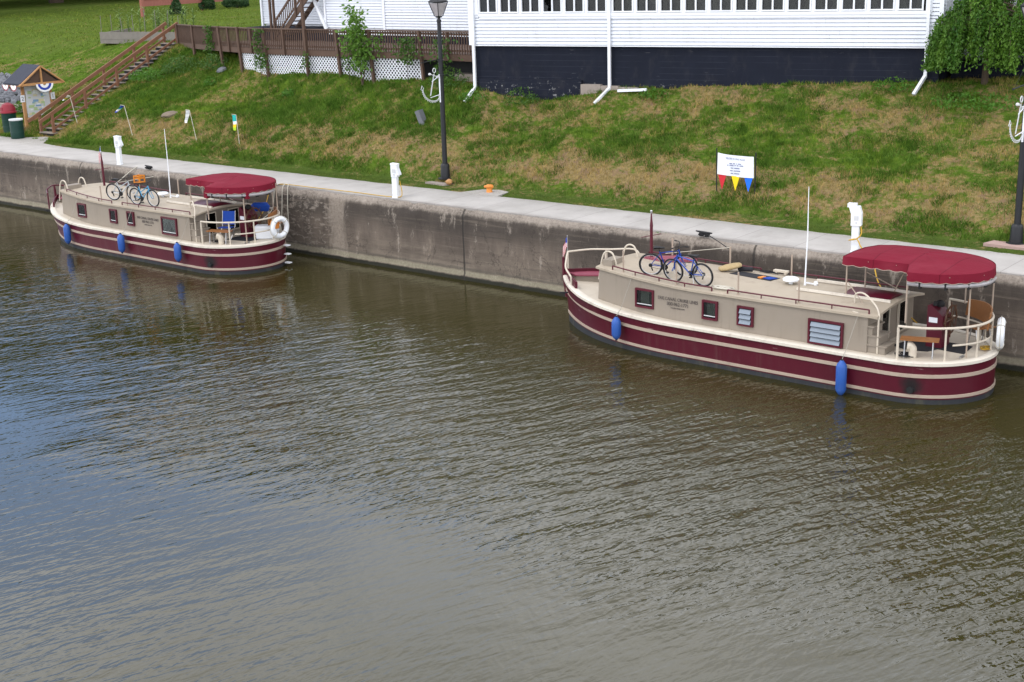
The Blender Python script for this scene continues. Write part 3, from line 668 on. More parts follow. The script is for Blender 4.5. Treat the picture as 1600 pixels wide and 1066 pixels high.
def clipseg(p, q, quad):
    t0, t1 = 0.0, 1.0; d = (q[0]-p[0], q[1]-p[1])
    for k in range(4):
        a, b_ = quad[k], quad[(k+1) % 4]; nx_, ny_ = -(b_[1]-a[1]), b_[0]-a[0]
        num = nx_*(p[0]-a[0])+ny_*(p[1]-a[1]); den = nx_*d[0]+ny_*d[1]
        if abs(den) < 1e-9:
            if num < 0: return None
            continue
        tt = -num/den
        if den > 0: t0 = max(t0, tt)
        else: t1 = min(t1, tt)
    return None if t0 >= t1 else ((p[0]+d[0]*t0, p[1]+d[1]*t0), (p[0]+d[0]*t1, p[1]+d[1]*t1))
for i in range(3, 8):
    (xa, ya), (xb, yb) = line[i], line[i+1]; L = math.hypot(xb-xa, yb-ya)
    za0, zb0 = ground_z(xa, ya-.1)-.02, ground_z(xb, yb-.1)-.02; zt0, zt1 = fz(xa)-.22, fz(xb)-.22
    quad = [(0.05, za0), (L-.05, zb0), (L-.05, zt1), (.05, zt0)]; p = MB(); sp = .175
    for s in (1, -1):
        k = -30
        while k < 60:
            x0 = k*sp; seg = clipseg((x0, 4.5), (x0+s*2.5, 7.0), quad); k += 1
            if seg:
                (u0, w0), (u1, w1) = seg
                P3 = lambda u, w: (xa+(xb-xa)*u/L, ya+(yb-ya)*u/L+.02+(.012 if s > 0 else 0), w)
                p.bar(P3(u0, w0), P3(u1, w1), .036, .01, upv=(0, 1, 0))
    for (u0, w0), (u1, w1) in ((quad[3], quad[2]), (quad[0], quad[3]), (quad[1], quad[2])):
        p.bar((xa+(xb-xa)*u0/L, ya+(yb-ya)*u0/L+.005, w0), (xa+(xb-xa)*u1/L, ya+(yb-ya)*u1/L+.005, w1), .055, .02, upv=(0, 1, 0))
    bb(p, 'lattice_panel', M['white'])
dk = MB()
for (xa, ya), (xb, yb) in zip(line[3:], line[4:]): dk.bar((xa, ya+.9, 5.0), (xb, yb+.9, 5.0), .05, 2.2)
bb(dk, 'shade_backing', M['dark'])  # added near-black sheet behind the lattice, painted as the shade under the deck
br = MB(); br.bar((-35.4, 13.0, 6.5), (-34.2, 13.0, 7.6), .1, .12); bb(br, 'brace', M['wood'])

# outside staircase to the upper floor
os_ = thing('outdoor_staircase', 'brown wooden outside staircase rising beside the white rear wing', 'staircase', (-52.5, 14.4, 6.13))
for y_ in (0, .75): p = MB(); p.bar((0, y_, -.02), (3.9, y_, 3.55), .05, .26); p.build('stringer', M['wood'], os_)
for k in range(16):
    p = MB(); p.box((.16+k*.235, .375, .14+k*.215), (.27, .72, .04)); p.build('tread', M['wood'], os_)
p = MB(); p.bar((0, -.05, 1.0), (3.3, -.05, 4.0), .06, .1); p.bar((0, -.05, .28), (3.3, -.05, 3.3), .05, .08)
for k in range(22): p.box((.1+k*.14, -.05, .65+k*.128), (.035, .035, .75))
p.build('railing_panel', M['wood'], os_)
for x_, z0, z1 in ((-.05, -.1, 4.0), (1.55, 1.2, 3.0), (-.3, -.1, 4.0)): p = MB(); p.box((x_, -.05, (z0+z1)/2), (.1, .1, z1-z0)); p.build('post', M['wood'], os_)

# ---------------------------------------------------------------- stairs up the bank
bs = thing('bank_stairs', 'long flight of wooden steps with brown handrails climbing the grassy bank', 'stairs', (-57.9, 4.3, 2.33))
NS = 23; rise = 3.82/NS; run = 7.75/NS
for k in range(NS):
    p = MB(); p.box((.06, run*(k+.5), rise*(k+1)-.025), (1.14, run+.04, .04)); p.build('tread', M['treadwood'], bs)
p = MB()
for k in range(NS): p.box((.05, run*k+.04, rise*(k+.5)-.03), (1.04, .03, rise-.03))
p.build('riser_board', M['dark'], bs)
for x_ in (.47, -.47):
    p = MB(); p.bar((x_*.6, .1, -.2), (x_*.6, 7.75, 3.55), .05, .2); p.build('stringer', M['woodred'], bs)
    p = MB(); p.bar((x_, -.55, .72), (x_, 7.9, 4.78), .07, .16); p.build('handrail', M['woodred'], bs)
    p = MB(); p.bar((x_, .2, .34), (x_, 7.8, 4.06), .04, .10); p.build('mid_rail', M['woodred'], bs)
    for k, f in enumerate((.0, .25, .5, .75, 1.0)):
        p = MB(); y_ = f*7.6+.12; z_ = 3.7*f; p.box((x_+.06*np.sign(x_), y_, z_+.45), (.11, .11, 1.1)); p.build('post', M['woodred'], bs)

# ---------------------------------------------------------------- garden bed, red fence, bushes
gbd = thing('garden_bed', 'raised garden bed of weathered grey timbers at the top of the bank', 'garden bed', (-62.6, 14.2, 5.95))
GR = Matrix.Rotation(R_(6), 4, 'Z')
for z_ in (.05, .26, .46):
    p = MB(); p.bar((-3.2, -.6, z_), (3.0, -.6, z_+.02), .12, .2); p.build('board', M['greywood'], gbd, M=GR)
p = MB(); p.bar((-3.2, -.6, .25), (-3.2, 1.6, .4), .12, .5); p.bar((3.0, -.6, .25), (3.0, 1.6, .4), .12, .5); p.build('board', M['greywood'], gbd, M=GR)
p = MB(); p.box((-.1, .6, .3), (6.1, 2.3, .3)); p.build('soil', mat('soil', (.1, .07, .045), .95, .3, 6), gbd, M=GR)
for k in range(8):
    p = MB(); x_ = -3.1+k*.87; p.tube([(x_, -.62, .2), (x_+random.uniform(-.12, .12), -.62, 1.55+random.uniform(-.2, .2))], .018, 5); p.build('stake', M['greywood'], gbd, M=GR)
LEAF = dict(
    corn=leafmat('stalk_leaves', (.09, .16, .03), (.22, .30, .09)), bush=leafmat('bush_leaves', (.012, .04, .012), (.045, .10, .025), .15),
    sap=leafmat('sapling_leaves', (.06, .15, .015), (.17, .30, .05), .35), vine=leafmat('vine_leaves', (.03, .085, .012), (.10, .19, .03), .3),
    weep=leafmat('weeping_leaves', (.022, .085, .007), (.12, .235, .025), .3), tree=leafmat('tree_leaves', (.012, .035, .008), (.05, .10, .02), .2), weed=leafmat('weed_leaves', (.045, .13, .012), (.10, .23, .02), .3))
def leaves(name, C, size, m_, parent=None, seed=0, droop=0.0, aspect=.5, tint=None, M_=None):
    """one small folded diamond leaf at every centre"""
    r = np.random.default_rng(seed); C = np.asarray(C, float); n = len(C)
    d = r.normal(0, 1, (n, 3)); d[:, 2] -= droop; d /= np.linalg.norm(d, axis=1)[:, None]
    q = r.normal(0, 1, (n, 3)); sdv = np.cross(d, q); sdv /= np.linalg.norm(sdv, axis=1)[:, None]
    s = (size*r.uniform(.6, 1.35, n))[:, None]
    V = np.stack([C-d*s*.5, C+sdv*s*aspect*.5, C+d*s*.5, C-sdv*s*aspect*.5], 1).reshape(-1, 3)
    ti = np.clip(r.normal(.5, .25, n) if tint is None else tint+r.normal(0, .15, n), 0, 1)
    return npmesh(name, V, np.arange(4*n).reshape(-1, 4), m_, parent, {'tint': np.repeat(ti, 4)})
stalks = []
for k in range(26):
    x_, y_ = random.uniform(-2.9, 2.8), random.uniform(-.35, 1.5); v = GR @ Vector((x_, y_, .45)); h_ = random.uniform(.8, 1.35)
    if k == 0:
        pl = thing('leafy_stalk', 'pale green leafy stalk growing in the timber garden bed', 'plant', (0, 0, 0), 0, 'stalks in the garden bed')
        p = MB(); p.tube([(0, 0, 0), (.03, 0, .6), (.02, .03, 1.1)], [.02, .016, .008], 5); p.build('stem', LEAF['corn'], pl)
        V = []; Fs = []
        for q in range(11):
            a = q*2.4; z0 = .1+q*.09; L = .5; dx, dy = math.cos(a), math.sin(a); b0 = len(V)
            for i in range(5):
                tt = i/4; ww = .03*(1-tt); V += [(dx*L*tt-dy*ww, dy*L*tt+dx*ww, z0+.45*tt-.5*tt*tt), (dx*L*tt+dy*ww, dy*L*tt-dx*ww, z0+.45*tt-.5*tt*tt)]
            Fs += [(b0+2*i, b0+2*i+1, b0+2*i+3, b0+2*i+2) for i in range(4)]
        npmesh('leaf', np.array(V), np.array(Fs), LEAF['corn'], pl, {'tint': RNG.uniform(0, 1, len(V))}); o = pl
    else: o = copy_tree(pl)
    o.location = gbd.location+v; o.rotation_euler = (0, 0, random.uniform(0, 6.28)); o.scale = (h_, h_, h_)
rfn = thing('red_fence', 'faded red board fence at the far edge of the lawn', 'fence', (-84.0, 29.5, 6.5))
for (xa, ya), (xb, yb) in (((0, 0), (-.6, 3.2)), ((-.6, 3.2), (-1.2, 6.4)), ((-1.2, 6.4), (-1.8, 9.6)), ((-1.8, 9.6), (-2.4, 13.5))):
    p = MB(); n = 20
    for k in range(n):
        f = (k+.5)/n; p.box((xa+(xb-xa)*f, ya+(yb-ya)*f, 1.65), (.03, (yb-ya)/n-.012, 2.1), rz=.18)
    p.bar((xa+.04, ya, 1.1), (xb+.04, yb, 1.1), .05, .1); p.build('board_panel', M['redfence'], rfn)
    p = MB(); p.box((xa, ya, 1.2), (.22, .22, 3.0)); p.build('post', M['redfence'], rfn)
def bush(x, y, rx, h_, label, conic=False, n=2600, seed=0, mat_='bush', leaf=.13):
    r = np.random.default_rng(seed); g = ground_z(x, y); tg = thing('conical_bush' if conic else 'round_bush', label, 'bush', (x, y, g), 0, 'clipped bushes on the lawn')
    a = r.uniform(0, 2*np.pi, n); z = r.uniform(0.03, 1, n); k = (r.uniform(.55, 1, n))**.5
    rad = (1-z)**.75*rx if conic else np.sqrt(np.clip(1-(2*z-.8)**2/1.45, .05, 1))*rx
    rad = rad*(1+.13*np.sin(a*3+z*5))
    C = np.stack([np.cos(a)*rad*k, np.sin(a)*rad*k, z*h_], 1); leaves('foliage', C, leaf, LEAF[mat_], tg, seed, tint=.25+.5*k*z)
    p = MB(); p.tube([(0, 0, -.1), (0, 0, h_*.6)], [.07, .03], 6); p.build('stem', M['bark'], tg); return tg
bush(-82.0, 31.0, .62, 1.25, 'small cone shaped dark green bush in front of the red fence', True, seed=1)
bush(-85.0, 36.2, .62, .85, 'low round dark bush, between the cone shaped one and the wide one', seed=2)
bush(-83.0, 37.4, 1.0, .85, 'wide low dark bush on the lawn, third from the red fence post', seed=3, n=4200)
bush(-79.5, 40.5, 1.1, 1.0, 'dark bush at the back of the lawn beside the white wing', seed=4, n=3600)

# ---------------------------------------------------------------- trees
def tree(x, y, H, R, label, seed, name='broad_tree', nleaf=17000, leaf=.85, group='tall trees behind the lawn', low=.25):
    r = np.random.default_rng(seed); g = ground_z(x, y, False); tg = thing(name, label, 'tree', (x, y, g), 0, group)
    p = MB(); lean = r.normal(0, .3, 2)
    p.tube([(0, 0, -.3), (0, 0, H*.15), (lean[0], lean[1], H*.45), (lean[0]*1.4, lean[1]*1.4, H*.85)], [.03*H, .024*H, .016*H, .004*H], 8)
    cl = []
    for k in range(40):
        a = r.uniform(0, 6.28); zc = r.uniform(low, .95); rr = R*math.sqrt(max(.05, 1-((zc-.55)/.5)**2))*r.uniform(.35, .9)
        c = np.array([math.cos(a)*rr, math.sin(a)*rr, zc*H]); cl.append((c, R*r.uniform(.28, .45)))
        p.tube([(lean[0]*.6, lean[1]*.6, H*max(.18, zc*.55)), tuple(c*.6+np.array([0, 0, H*.15])), tuple(c)], [.009*H, .006*H, .002*H], 5)
    p.build('trunk', M['bark'], tg)
    P = []; ti = []
    for c, s in cl:
        n = nleaf//40; d = r.normal(0, 1, (n, 3)); d /= np.linalg.norm(d, axis=1)[:, None]; k = r.uniform(.3, 1, n)**.5
        P.append(c+d*(k*s)[:, None]*np.array([1, 1, .75])); ti.append(.35+.3*d[:, 2]+r.normal(0, .08))
    leaves('crown', np.concatenate(P), leaf, LEAF['tree'], tg, seed, tint=np.concatenate(ti))
    return tg
tree(-118, 44.5, 24, 11, 'tall dark tree whose trunk stands at the far left of the lawn', 11)
tree(-104, 52, 27, 11, 'very tall broad tree behind the red fence at the back of the lawn', 12, low=.15)
tree(-124, 33, 22, 10, 'tall tree beyond the left edge of the lawn', 13, low=.12)
tb = tree(-113, 66, 29, 12, 'tall leafy tree in the wood behind the lawn, shown by its reflection in the water', 14, low=.1, group='trees of the wood behind the lawn')
for x, y, s in ((-134, 40, 1.0), (-128, 62, 1.15), (-150, 30, .95), (-106, 24, .62)):
    o = copy_tree(tb); o.location = (x, y, ground_z(x, y, False)); o.scale = (s, s, s); o.rotation_euler = (0, 0, x*1.7)
o = copy_tree(tb); o.location = (-9, 27, 6); o.scale = (.55, .55, .55); o.rotation_euler = (0, 0, 2.2); o['label'] = 'tree rising behind the right end of the house, mirrored dark in the water'; o['group'] = 'trees behind the house'
M['fenderline'] = mat('grey_line', (.30, .28, .24), .9, .1)
# ---------------------------------------------------------------- canal boats (local frame: x aft, bow at -12.3, y towards the quay)
def sheer(x):
    d = max(0.0, -7.6-x); return .92+.37*(d/4.6)**1.7+.03*max(0, (x+2)/2)
def halfw(x, tt):
    """half breadth, tt 0 at the waterline .. 1 at the sheer"""
    xb = -11.95-.14*tt; B = 1.6+.03*tt; Lb = 5.4-.6*tt; p = 3.1+.3*tt; wst = 1.8
    d = x-xb
    if d <= 0: return 0.0
    w_ = B
    if d < Lb: w_ = B*(1-(1-d/Lb)**p)
    if x > -wst: w_ = min(w_, B*math.sqrt(max(0.0, 1-((x+wst)/wst)**2)))
    return w_
def hull_ring(tt, off=0.0, n=26):
    """closed plan outline, stern tip -> near side (-y) -> bow -> far side"""
    xb = -11.95-.14*tt; near = []
    for k in range(15):
        a = k/14*math.pi/2; x = -1.8+1.8*math.cos(a); near.append((x, -(1.6+.03*tt)*math.sin(a)))
    for k in range(1, 9): near.append((-1.8-(5.6)*k/9, -halfw(-1.8-5.6*k/9, tt)))
    for k in range(n):
        f = k/(n-1); x = -7.4+(xb+7.4)*(1-(1-f)**1.6); near.append((x, -halfw(x, tt)))
    ring = near+[(x, -y) for x, y in reversed(near[1:-1])]
    if off:
        out = []; N = len(ring)
        for i in range(N):
            a, c = Vector(ring[i-1]), Vector(ring[(i+1) % N]); d = (c-a).normalized(); nrm = Vector((d.y, -d.x))
            pt = Vector(ring[i]); 
            if nrm.dot(pt-Vector((pt.x*.6-2.4, 0))) < 0: nrm = -nrm
            out.append(tuple(pt+nrm*off))
        ring = out
    return ring
def strip(tt, z0, z1, rise, off=.025, wdt=.05):
    """rubbing band swept round the hull"""
    a, b_ = hull_ring(tt, -.02), hull_ring(tt, off); m = MB(); N = len(a); rings = []
    for i in range(N):
        rz = rise*(sheer(a[i][0])-.92); p0, p1 = a[i], b_[i]
        rings.append([(p0[0], p0[1], z0+rz), (p1[0], p1[1], z0+rz+.012), (p1[0], p1[1], z1+rz-.012), (p0[0], p0[1], z1+rz)])
    rings.append(rings[0]); m.loft(rings, caps=False); return m
def cab_half(x):
    return 1.3 if x > -7.4 else 1.3-.34*((-7.4-x)/2.9)**1.6
def cab_top(x): return 1.80+.15*max(0, (-7.0-x)/3.3)**1.3+.02*max(0, (x+5)/3)
def text_part(body, size, parent, loc, m_, rot=(R_(90), 0, 0), align='CENTER', name='lettering', sx=1.0, ext=.002):
    cu = bpy.data.curves.new(name, 'FONT'); cu.body = body; cu.size = size; cu.align_x = align; cu.extrude = ext; cu.fill_mode = 'FRONT' if not ext else 'BOTH'
    cu.materials.append(m_); tmp = bpy.data.objects.new(name, cu); COL.objects.link(tmp); bpy.context.view_layer.update()
    me = bpy.data.meshes.new_from_object(tmp.evaluated_get(bpy.context.evaluated_depsgraph_get())); bpy.data.objects.remove(tmp)
    me.name = name; o = bpy.data.objects.new(name, me); COL.objects.link(o); o.parent = parent; o.location = loc; o.rotation_euler = rot; o.scale = (sx, 1, 1); return o
def boat_window(par, x0, x1, z0, z1, style):
    yw = -1.3; xm, zm = (x0+x1)/2, (z0+z1)/2; w_, h_ = x1-x0, z1-z0; f = MB(); fw_ = .05
    f.box((x0+fw_/2, yw-.015, zm), (fw_, .07, h_)); f.box((x1-fw_/2, yw-.015, zm), (fw_, .07, h_)); f.box((xm, yw-.012, z1-fw_/2), (w_-2*fw_, .066, fw_)); f.box((xm, yw-.018, z0+fw_/2), (w_-2*fw_, .08, fw_))
    o = f.build('window', M['maroon_trim'], par)
    p = MB(); p.box((xm, yw+.01, zm), (w_-.06, .03, h_-.06)); p.build('dark_backing', M['dark'], o)  # near-black panel, its colour stands in for the unlit cabin inside
    if style == 'louvre':
        n = 4 if w_ > .7 else 3
        for k in range(n):
            zc = z0+fw_+(h_-2*fw_)*(k+.5)/n; s = (h_-2*fw_)/n
            p = MB(); p.add([(x0+.07, yw-.075, zc-s*.46), (x1-.07, yw-.075, zc-s*.46), (x1-.07, yw-.02, zc+s*.30), (x0+.07, yw-.02, zc+s*.30), (x0+.07, yw-.068, zc-s*.49), (x1-.07, yw-.068, zc-s*.49), (x1-.07, yw-.012, zc+s*.27), (x0+.07, yw-.012, zc+s*.27)], [(0, 1, 2, 3), (7, 6, 5, 4), (0, 4, 5, 1), (3, 2, 6, 7)]); p.build('louvre', M['louvre'], o)
    else:
        c = MB()
        if style == 'split':
            for s, e in ((1, x0+.05), (-1, x1-.05)):
                rows = []
                for k in range(9):
                    v = k/8; wd = (w_*.46)*(1-.85*min(1, v*1.15)**1.1)+.03; rows.append([(e+s*wd*q/6, yw-.012-.006*math.sin(q*2.2), z1-.06-v*(h_-.12)) for q in range(7)])
                c.loft(rows, closed=False)
        else:
            a, b_ = (x0+.13, x1-.05) if style == 'right' else (x0+.16, x1-.14)
            c.loft([[(a+(b_-a)*q/14, yw-.012-.007*math.sin(q*1.9), z_) for q in range(15)] for z_ in (z0+.09, z1-.06)], closed=False)
        c.build('curtain', M['curtain'], o)
        p = MB(); p.box((xm, yw-.03, zm), (w_-2*fw_+.01, .006, h_-2*fw_+.01)); p.build('pane', M['glass'], o)
        p = MB(); p.box((xm, yw-.036, z0+.10), (w_-.12, .012, .02)); p.build('sill_bar', M['ltgrey'], o)
    return o
def railpath(x0, inset, zf, n=28, far=True):
    """points round the stern, inset from the gunwale"""
    pts = []; A = math.acos((x0+1.8)/1.8) if x0 > -1.8 else math.pi/2
    pts.append((min(x0, -1.8) if x0 <= -1.8 else x0, None))
    out = []
    for k in range(n+1):
        a = -A+2*A*k/n; out.append((-1.8+(1.8-inset)*math.cos(a), (1.6-inset)*math.sin(a), zf))
    return out
def make_boat(label, ox, oy, v):
    left = v == 'left'
    B = thing('canal_boat', label, 'boat', (ox, oy, 0), 0, 'maroon and tan canal boats moored at the wall')
    # hull
    m = MB(); rings = []
    levels = [(-.55, -.06), (-.2, 0), (.0, 0), (.11, .05), (.12, .05), (.5, .4), (.75, .75)]
    for z_, tt in levels: rings.append([(x, y, z_+(.5*(sheer(x)-.92) if z_ > .2 else .28*(sheer(x)-.92) if z_ > 0.1 else 0)) for x, y in hull_ring(max(0, tt))])
    rings.append([(x, y, sheer(x)) for x, y in hull_ring(1.0)])
    m.loft(rings, caps=False)
    N = len(rings[0]); m.m = [1 if i < 3*N else 0 for i in range(len(m.f))]
    m.build('hull', [M['maroon'], M['bottom']], B, ang=50)
    strip(.1, .135, .222, .35).build('rub_strip', M['stripe'], B, ang=50)
    strip(.6, .60, .70, .85).build('rub_strip', M['stripe'], B, ang=50)
    g = MB(); a, b_, c_ = hull_ring(1.0, -.14), hull_ring(1.0, .045), hull_ring(1.0, .0); rings = []
    for p0, p1, p2 in zip(a, b_, c_):
        z_ = sheer(p2[0]); rings.append([(p2[0], p2[1], z_-.05), (p1[0], p1[1], z_-.03), (p1[0], p1[1], z_+.035), (p2[0], p2[1], z_+.055), (p0[0], p0[1], z_+.045), (p0[0], p0[1], z_-.02)])
    rings.append(rings[0]); g.loft(rings, caps=False); g.build('gunwale', M['gunwale'], B, ang=50)
    d = MB(); rg = hull_ring(1.0, -.08); nr = len(rg); half = nr//2
    ra = [(x, y, sheer(x)+.02) for x, y in rg[:half+1]]; rb = [(x, -y, z_) for x, y, z_ in ra]
    d.loft([[p, q] for p, q in zip(ra, rb)], closed=False); d.build('deck', M['cream'], B)
    # cabin
    xs = [-2.45, -3.5, -5, -6.2, -7.4, -8.1, -8.8, -9.4, -9.9, -10.25]
    near = [(x, -cab_half(x)) for x in xs]; ring0 = near+[(x, -y) for x, y in reversed(near)]
    m = MB(); m.loft([[(x, y, sheer(x)-.05) for x, y in ring0], [(x+(.04 if x < -10 else 0), y*.985, cab_top(x)) for x, y in ring0]], caps=False); m.build('cabin', M['cabin'], B, ang=25)
    m = MB(); xr = np.linspace(-2.2, -10.3, 26); ny_ = 14; rings = []
    for x in xr:
        hwid = cab_half(x)+.035; zt = cab_top(x); cr = .13*min(1, (x+11.2)/2.5)
        top = [(x, -hwid+2*hwid*k/ny_, zt+.02+cr*(1-((2*k/ny_)-1)**2)) for k in range(ny_+1)]
        rings.append(top+[(p[0], p[1], p[2]-.055) for p in reversed(top)])
    m.loft(rings); m.build('roof', M['roof'], B, ang=40)
    m = MB(); hb = cab_half(-10.3)
    m.add([(-2.46, -1.28, .9), (-2.46, 1.28, .9), (-2.46, 1.28, 1.8)]+[(-2.46, 1.28-2.56*k/10, 1.8+.12*(1-(1-2*k/10)**2)) for k in range(1, 10)]+[(-2.46, -1.28, 1.8)], [tuple(range(13))])
    m.build('aft_bulkhead', M['cabin'], B)
    for y0, y1 in ((-.62, -.2), (.35, .8)):
        m = MB(); ym = (y0+y1)/2
        for yy_ in (y0, y1): m.box((-2.42, yy_, 1.42), (.05, .035, .72))
        for z_ in (1.06, 1.78): m.box((-2.42, ym, z_), (.05, y1-y0, .035))
        o = m.build('aft_window', M['cream'], B); m = MB(); m.box((-2.435, ym, 1.42), (.03, y1-y0-.03, .7)); m.build('pane', M['dark'], o); m = MB(); m.box((-2.41, ym, 1.42), (.005, y1-y0-.03, .68)); m.build('pane', M['glass'], o)
    # steps up to the roof at the aft near corner
    st = MB()
    for k in range(4):
        x1 = -2.02-.16*k; z0, z1 = .93+.215*k, .93+.215*(k+1)
        st.box(((x1-2.62)/2, -1.0, (z0+z1)/2-.01), (x1+2.62, .52, z1-z0-.02)); st.box(((x1-2.62)/2+.025, -1.0, z1-.012), (x1+2.62+.05, .58, .03))
    st.build('steps', M['cabin'], B)
    if left: wl = [(-8.87, -8.35, 1.15, 1.66, 'mid'), (-6.83, -6.43, 1.15, 1.65, 'right'), (-5.83, -5.44, 1.16, 1.66, 'right'), (-3.92, -3.11, 1.05, 1.66, 'split')]
    else: wl = [(-8.87, -8.3, 1.13, 1.63, 'mid'), (-6.82, -6.38, 1.12, 1.61, 'right'), (-5.83, -5.38, 1.11, 1.6, 'louvre'), (-3.92, -3.03, .96, 1.56, 'louvre')]
    for x0, x1, z0, z1, s_ in wl:
        if x0 < -7.4:
            o = boat_window(B, x0, x1, z0, z1, s_); dy = 1.3-cab_half((x0+x1)/2); o.location = (0, dy, 0)
        else: boat_window(B, x0, x1, z0, z1, s_)
    tx = -4.70 if left else -7.55; tz = 1.46 if left else 1.45; ty = -cab_half(tx)-.004
    text_part('ERIE CANAL CRUISE LINES', .118, B, (tx, ty, tz), M['ink'], sx=.86); text_part('800-962-1771', .125, B, (tx, ty, tz-.125), M['ink'], sx=.92); text_part('canalcruises.com', .062, B, (tx, ty, tz-.2), M['ink'], sx=1.0)
    # roof rails (near and far), low and maroon
    def grab(x0, x1, s):
        m = MB(); P = lambda x, z_: (x, s*(cab_half(x)-.06), cab_top(x)+.03+z_); n = 8
        m.tube([P(x0, 0), P(x0, .085)]+[P(x0+(x1-x0)*k/n, .1) for k in range(n+1)]+[P(x1, .085), P(x1, 0)], .019, 6)
        for k in range(1, 4): x = x0+(x1-x0)*k/4; m.tube([P(x, 0), P(x, .1)], .015, 5)
        m.build('grab_rail', M['maroon_trim'], B)
    grab(-9.75, -6.6, -1) if not left else grab(-9.8, -6.75, -1); grab(-6.15, -2.45, -1); grab(-9.9, -6.6, 1); grab(-5.75, -2.6, 1)
    for s, X in ((-1, (-9.4, -7.66, -5.88, -4.25) if not left else (-7.4, -5.9)), (1, (-9.2, -7.5, -5.7) if not left else (-8.3, -6.1))):
        for x in X:
            m = MB(); y_ = s*(cab_half(x)-.1); m.tube([(x, y_, cab_top(x)), (x, y_, cab_top(x)+.6)], .022, 6); m.tube([(x, y_, cab_top(x)+.0), (x, y_, cab_top(x)+.05)], .045, 6); m.build('stanchion', M['stripe'], B)
    m = MB(); m.tube([(-9.4, cab_half(-9.4)-.1, cab_top(-9.4)+.15), (-7.5, cab_half(-7.5)-.1, cab_top(-7.5)+.58)], .01, 5); m.build('guard_line', M['rope'], B)
    # mast
    mx, my = (-9.47, .42); mh = 1.12 if left else 1.15
    m = MB(); m.tube([(mx, my, cab_top(mx)), (mx, my, 2.1+mh-.35)], .042, 8); m.tube([(mx-.15, my-.25, 2.62), (mx+.15, my+.25, 2.66)], .012, 5)
    m.tube([(mx, my, 2.1+mh-.36), (mx, my, 2.1+mh-.2), (mx, my, 2.1+mh)], [.05, .03, .015], 8); m.lathe([(.03, 0), (.035, .06), (.02, .08)], (mx, my, 2.1+mh), 8, mi=1)
    m.build('mast', [M['maroon_trim'], M['steel']], B)
    if not left:
        m = MB(); m.prism([(-9.7, .35, 2.0), (-8.9, .2, 2.0), (-8.3, .85, 1.98), (-9.0, .95, 1.98)], (0, 0, .07)); m.build('mast_step', M['maroon_faded'], B)
    ax, ay = (-4.76, .11) if not left else (-5.35, .25)
    m = MB(); m.tube([(ax, ay, 1.9), (ax, ay, 2.1)], .022, 6); m.tube([(ax, ay, 2.1), (ax+.03, ay, 3.2), (ax+.02, ay, 4.4)], [.02, .017, .008], 6); m.lathe([(.06, 0), (.06, .015), (.03, .03), (.03, .08)], (ax, ay, 1.92), 10); m.bar((ax, ay, 2.02), (ax+.2, ay+.12, 1.98), .03, .03); m.lathe([(.05, 0), (.06, .05), (.03, .1)], (ax+.22, ay+.14, 1.95), 10); m.build('antenna', M['whiteplastic'], B)
    m = MB(); m.lathe([(.05, -.09), (.05, 0), (.2, .01), (.205, .05), (.15, .085), (.0, .1)], (ax-.36, ay-.05, 2.03), 18); m.build('radome', M['whiteplastic'], B)
    # companion hatch and its runners
    m = MB(); rg = []
    for x in (-3.55, -3.5, -2.45, -2.4):
        e = .0 if x in (-3.5, -2.45) else .03; rg.append([(x, -.35+.92*k/8, 2.0+.06-e-.10*(1-2*k/8)**2) for k in range(9)]+[(x, -.35+.92*k/8, 1.92-.04*(1-2*k/8)**2) for k in range(8, -1, -1)])
    m.loft(rg); m.build('hatch', M['maroon_trim'], B)
    for y_ in (-.42, .64): m = MB(); m.bar((-4.7, y_, 1.98), (-2.3, y_, 1.99), .05, .06); m.build('hatch_runner', M['gunwale'], B)
    # hand hoops at the bow
    for y_ in ((-.66, .36) if not left else (-.9, -.1)):
        m = MB(); xf = -10.28
        m.tube(smoothpath([(xf-.12, y_-.05, 1.55), (xf-.02, y_-.02, 2.15), (xf+.1, y_, 2.32), (xf+.28, y_, 2.3), (xf+.38, y_, 2.12), (xf+.42, y_, 1.93)]), .024, 7); m.build('boarding_hoop', M['cream'], B)
    m = MB(); m.box((-10.05, -.55, 2.06), (.3, .55, .16)); m.box((-10.18, -.6, 2.07), (.06, .14, .1), mi=1); m.build('bow_locker', [M['cabin'], M['red']], B)
    # bow rail
    zd = sheer(-12)
    rc = M['cream'] if not left else M['maroon_trim']
    m = MB()
    if not left:
        m.tube(smoothpath([(-12.0, .05, 1.98), (-11.6, .55, 2.0), (-11.1, .8, 2.01), (-10.45, 1.0, 2.05), (-10.25, 1.02, 1.9), (-10.24, 1.0, 1.7)], 5), .026, 7)
        m.tube(smoothpath([(-12.0, .05, 1.98), (-11.93, -.12, 1.8), (-11.78, -.35, 1.62), (-11.45, -.6, 1.5), (-11.4, -.62, 1.42), (-11.38, -.64, 1.08)], 5), .026, 7)
        for x, y_, z1 in ((-12.0, .05, 1.98), (-11.2, .76, 2.0)): m.tube([(x, y_, 1.05), (x, y_, z1)], .024, 6)
        m.box((-11.2, .76, 1.83), (.06, .06, .2))
    else:
        P_ = [(-10.6, -1.05), (-11.3, -.85), (-11.85, -.5), (-12.15, 0), (-11.85, .5), (-11.3, .85), (-10.5, 1.1)]
        m.tube(smoothpath([(x, y_, 1.85-.15*(abs(y_)/1.1)) for x, y_ in P_[1:]], 5), .026, 7)
        m.tube([(-11.3, -.85, 1.15), (-11.3, -.85, 1.72)], .03, 6)
        for x, y_ in P_[2:-1]: m.tube([(x, y_, 1.1), (x, y_, 1.82)], .03, 6)
    m.build('bow_rail', rc, B)
    # bulwark round the bow
    rg = [p for p in hull_ring(1.0, -.06) if p[0] < -11.0 and (p[1] > -.9)]
    m = MB(); rg.sort(key=lambda p: p[1]); 
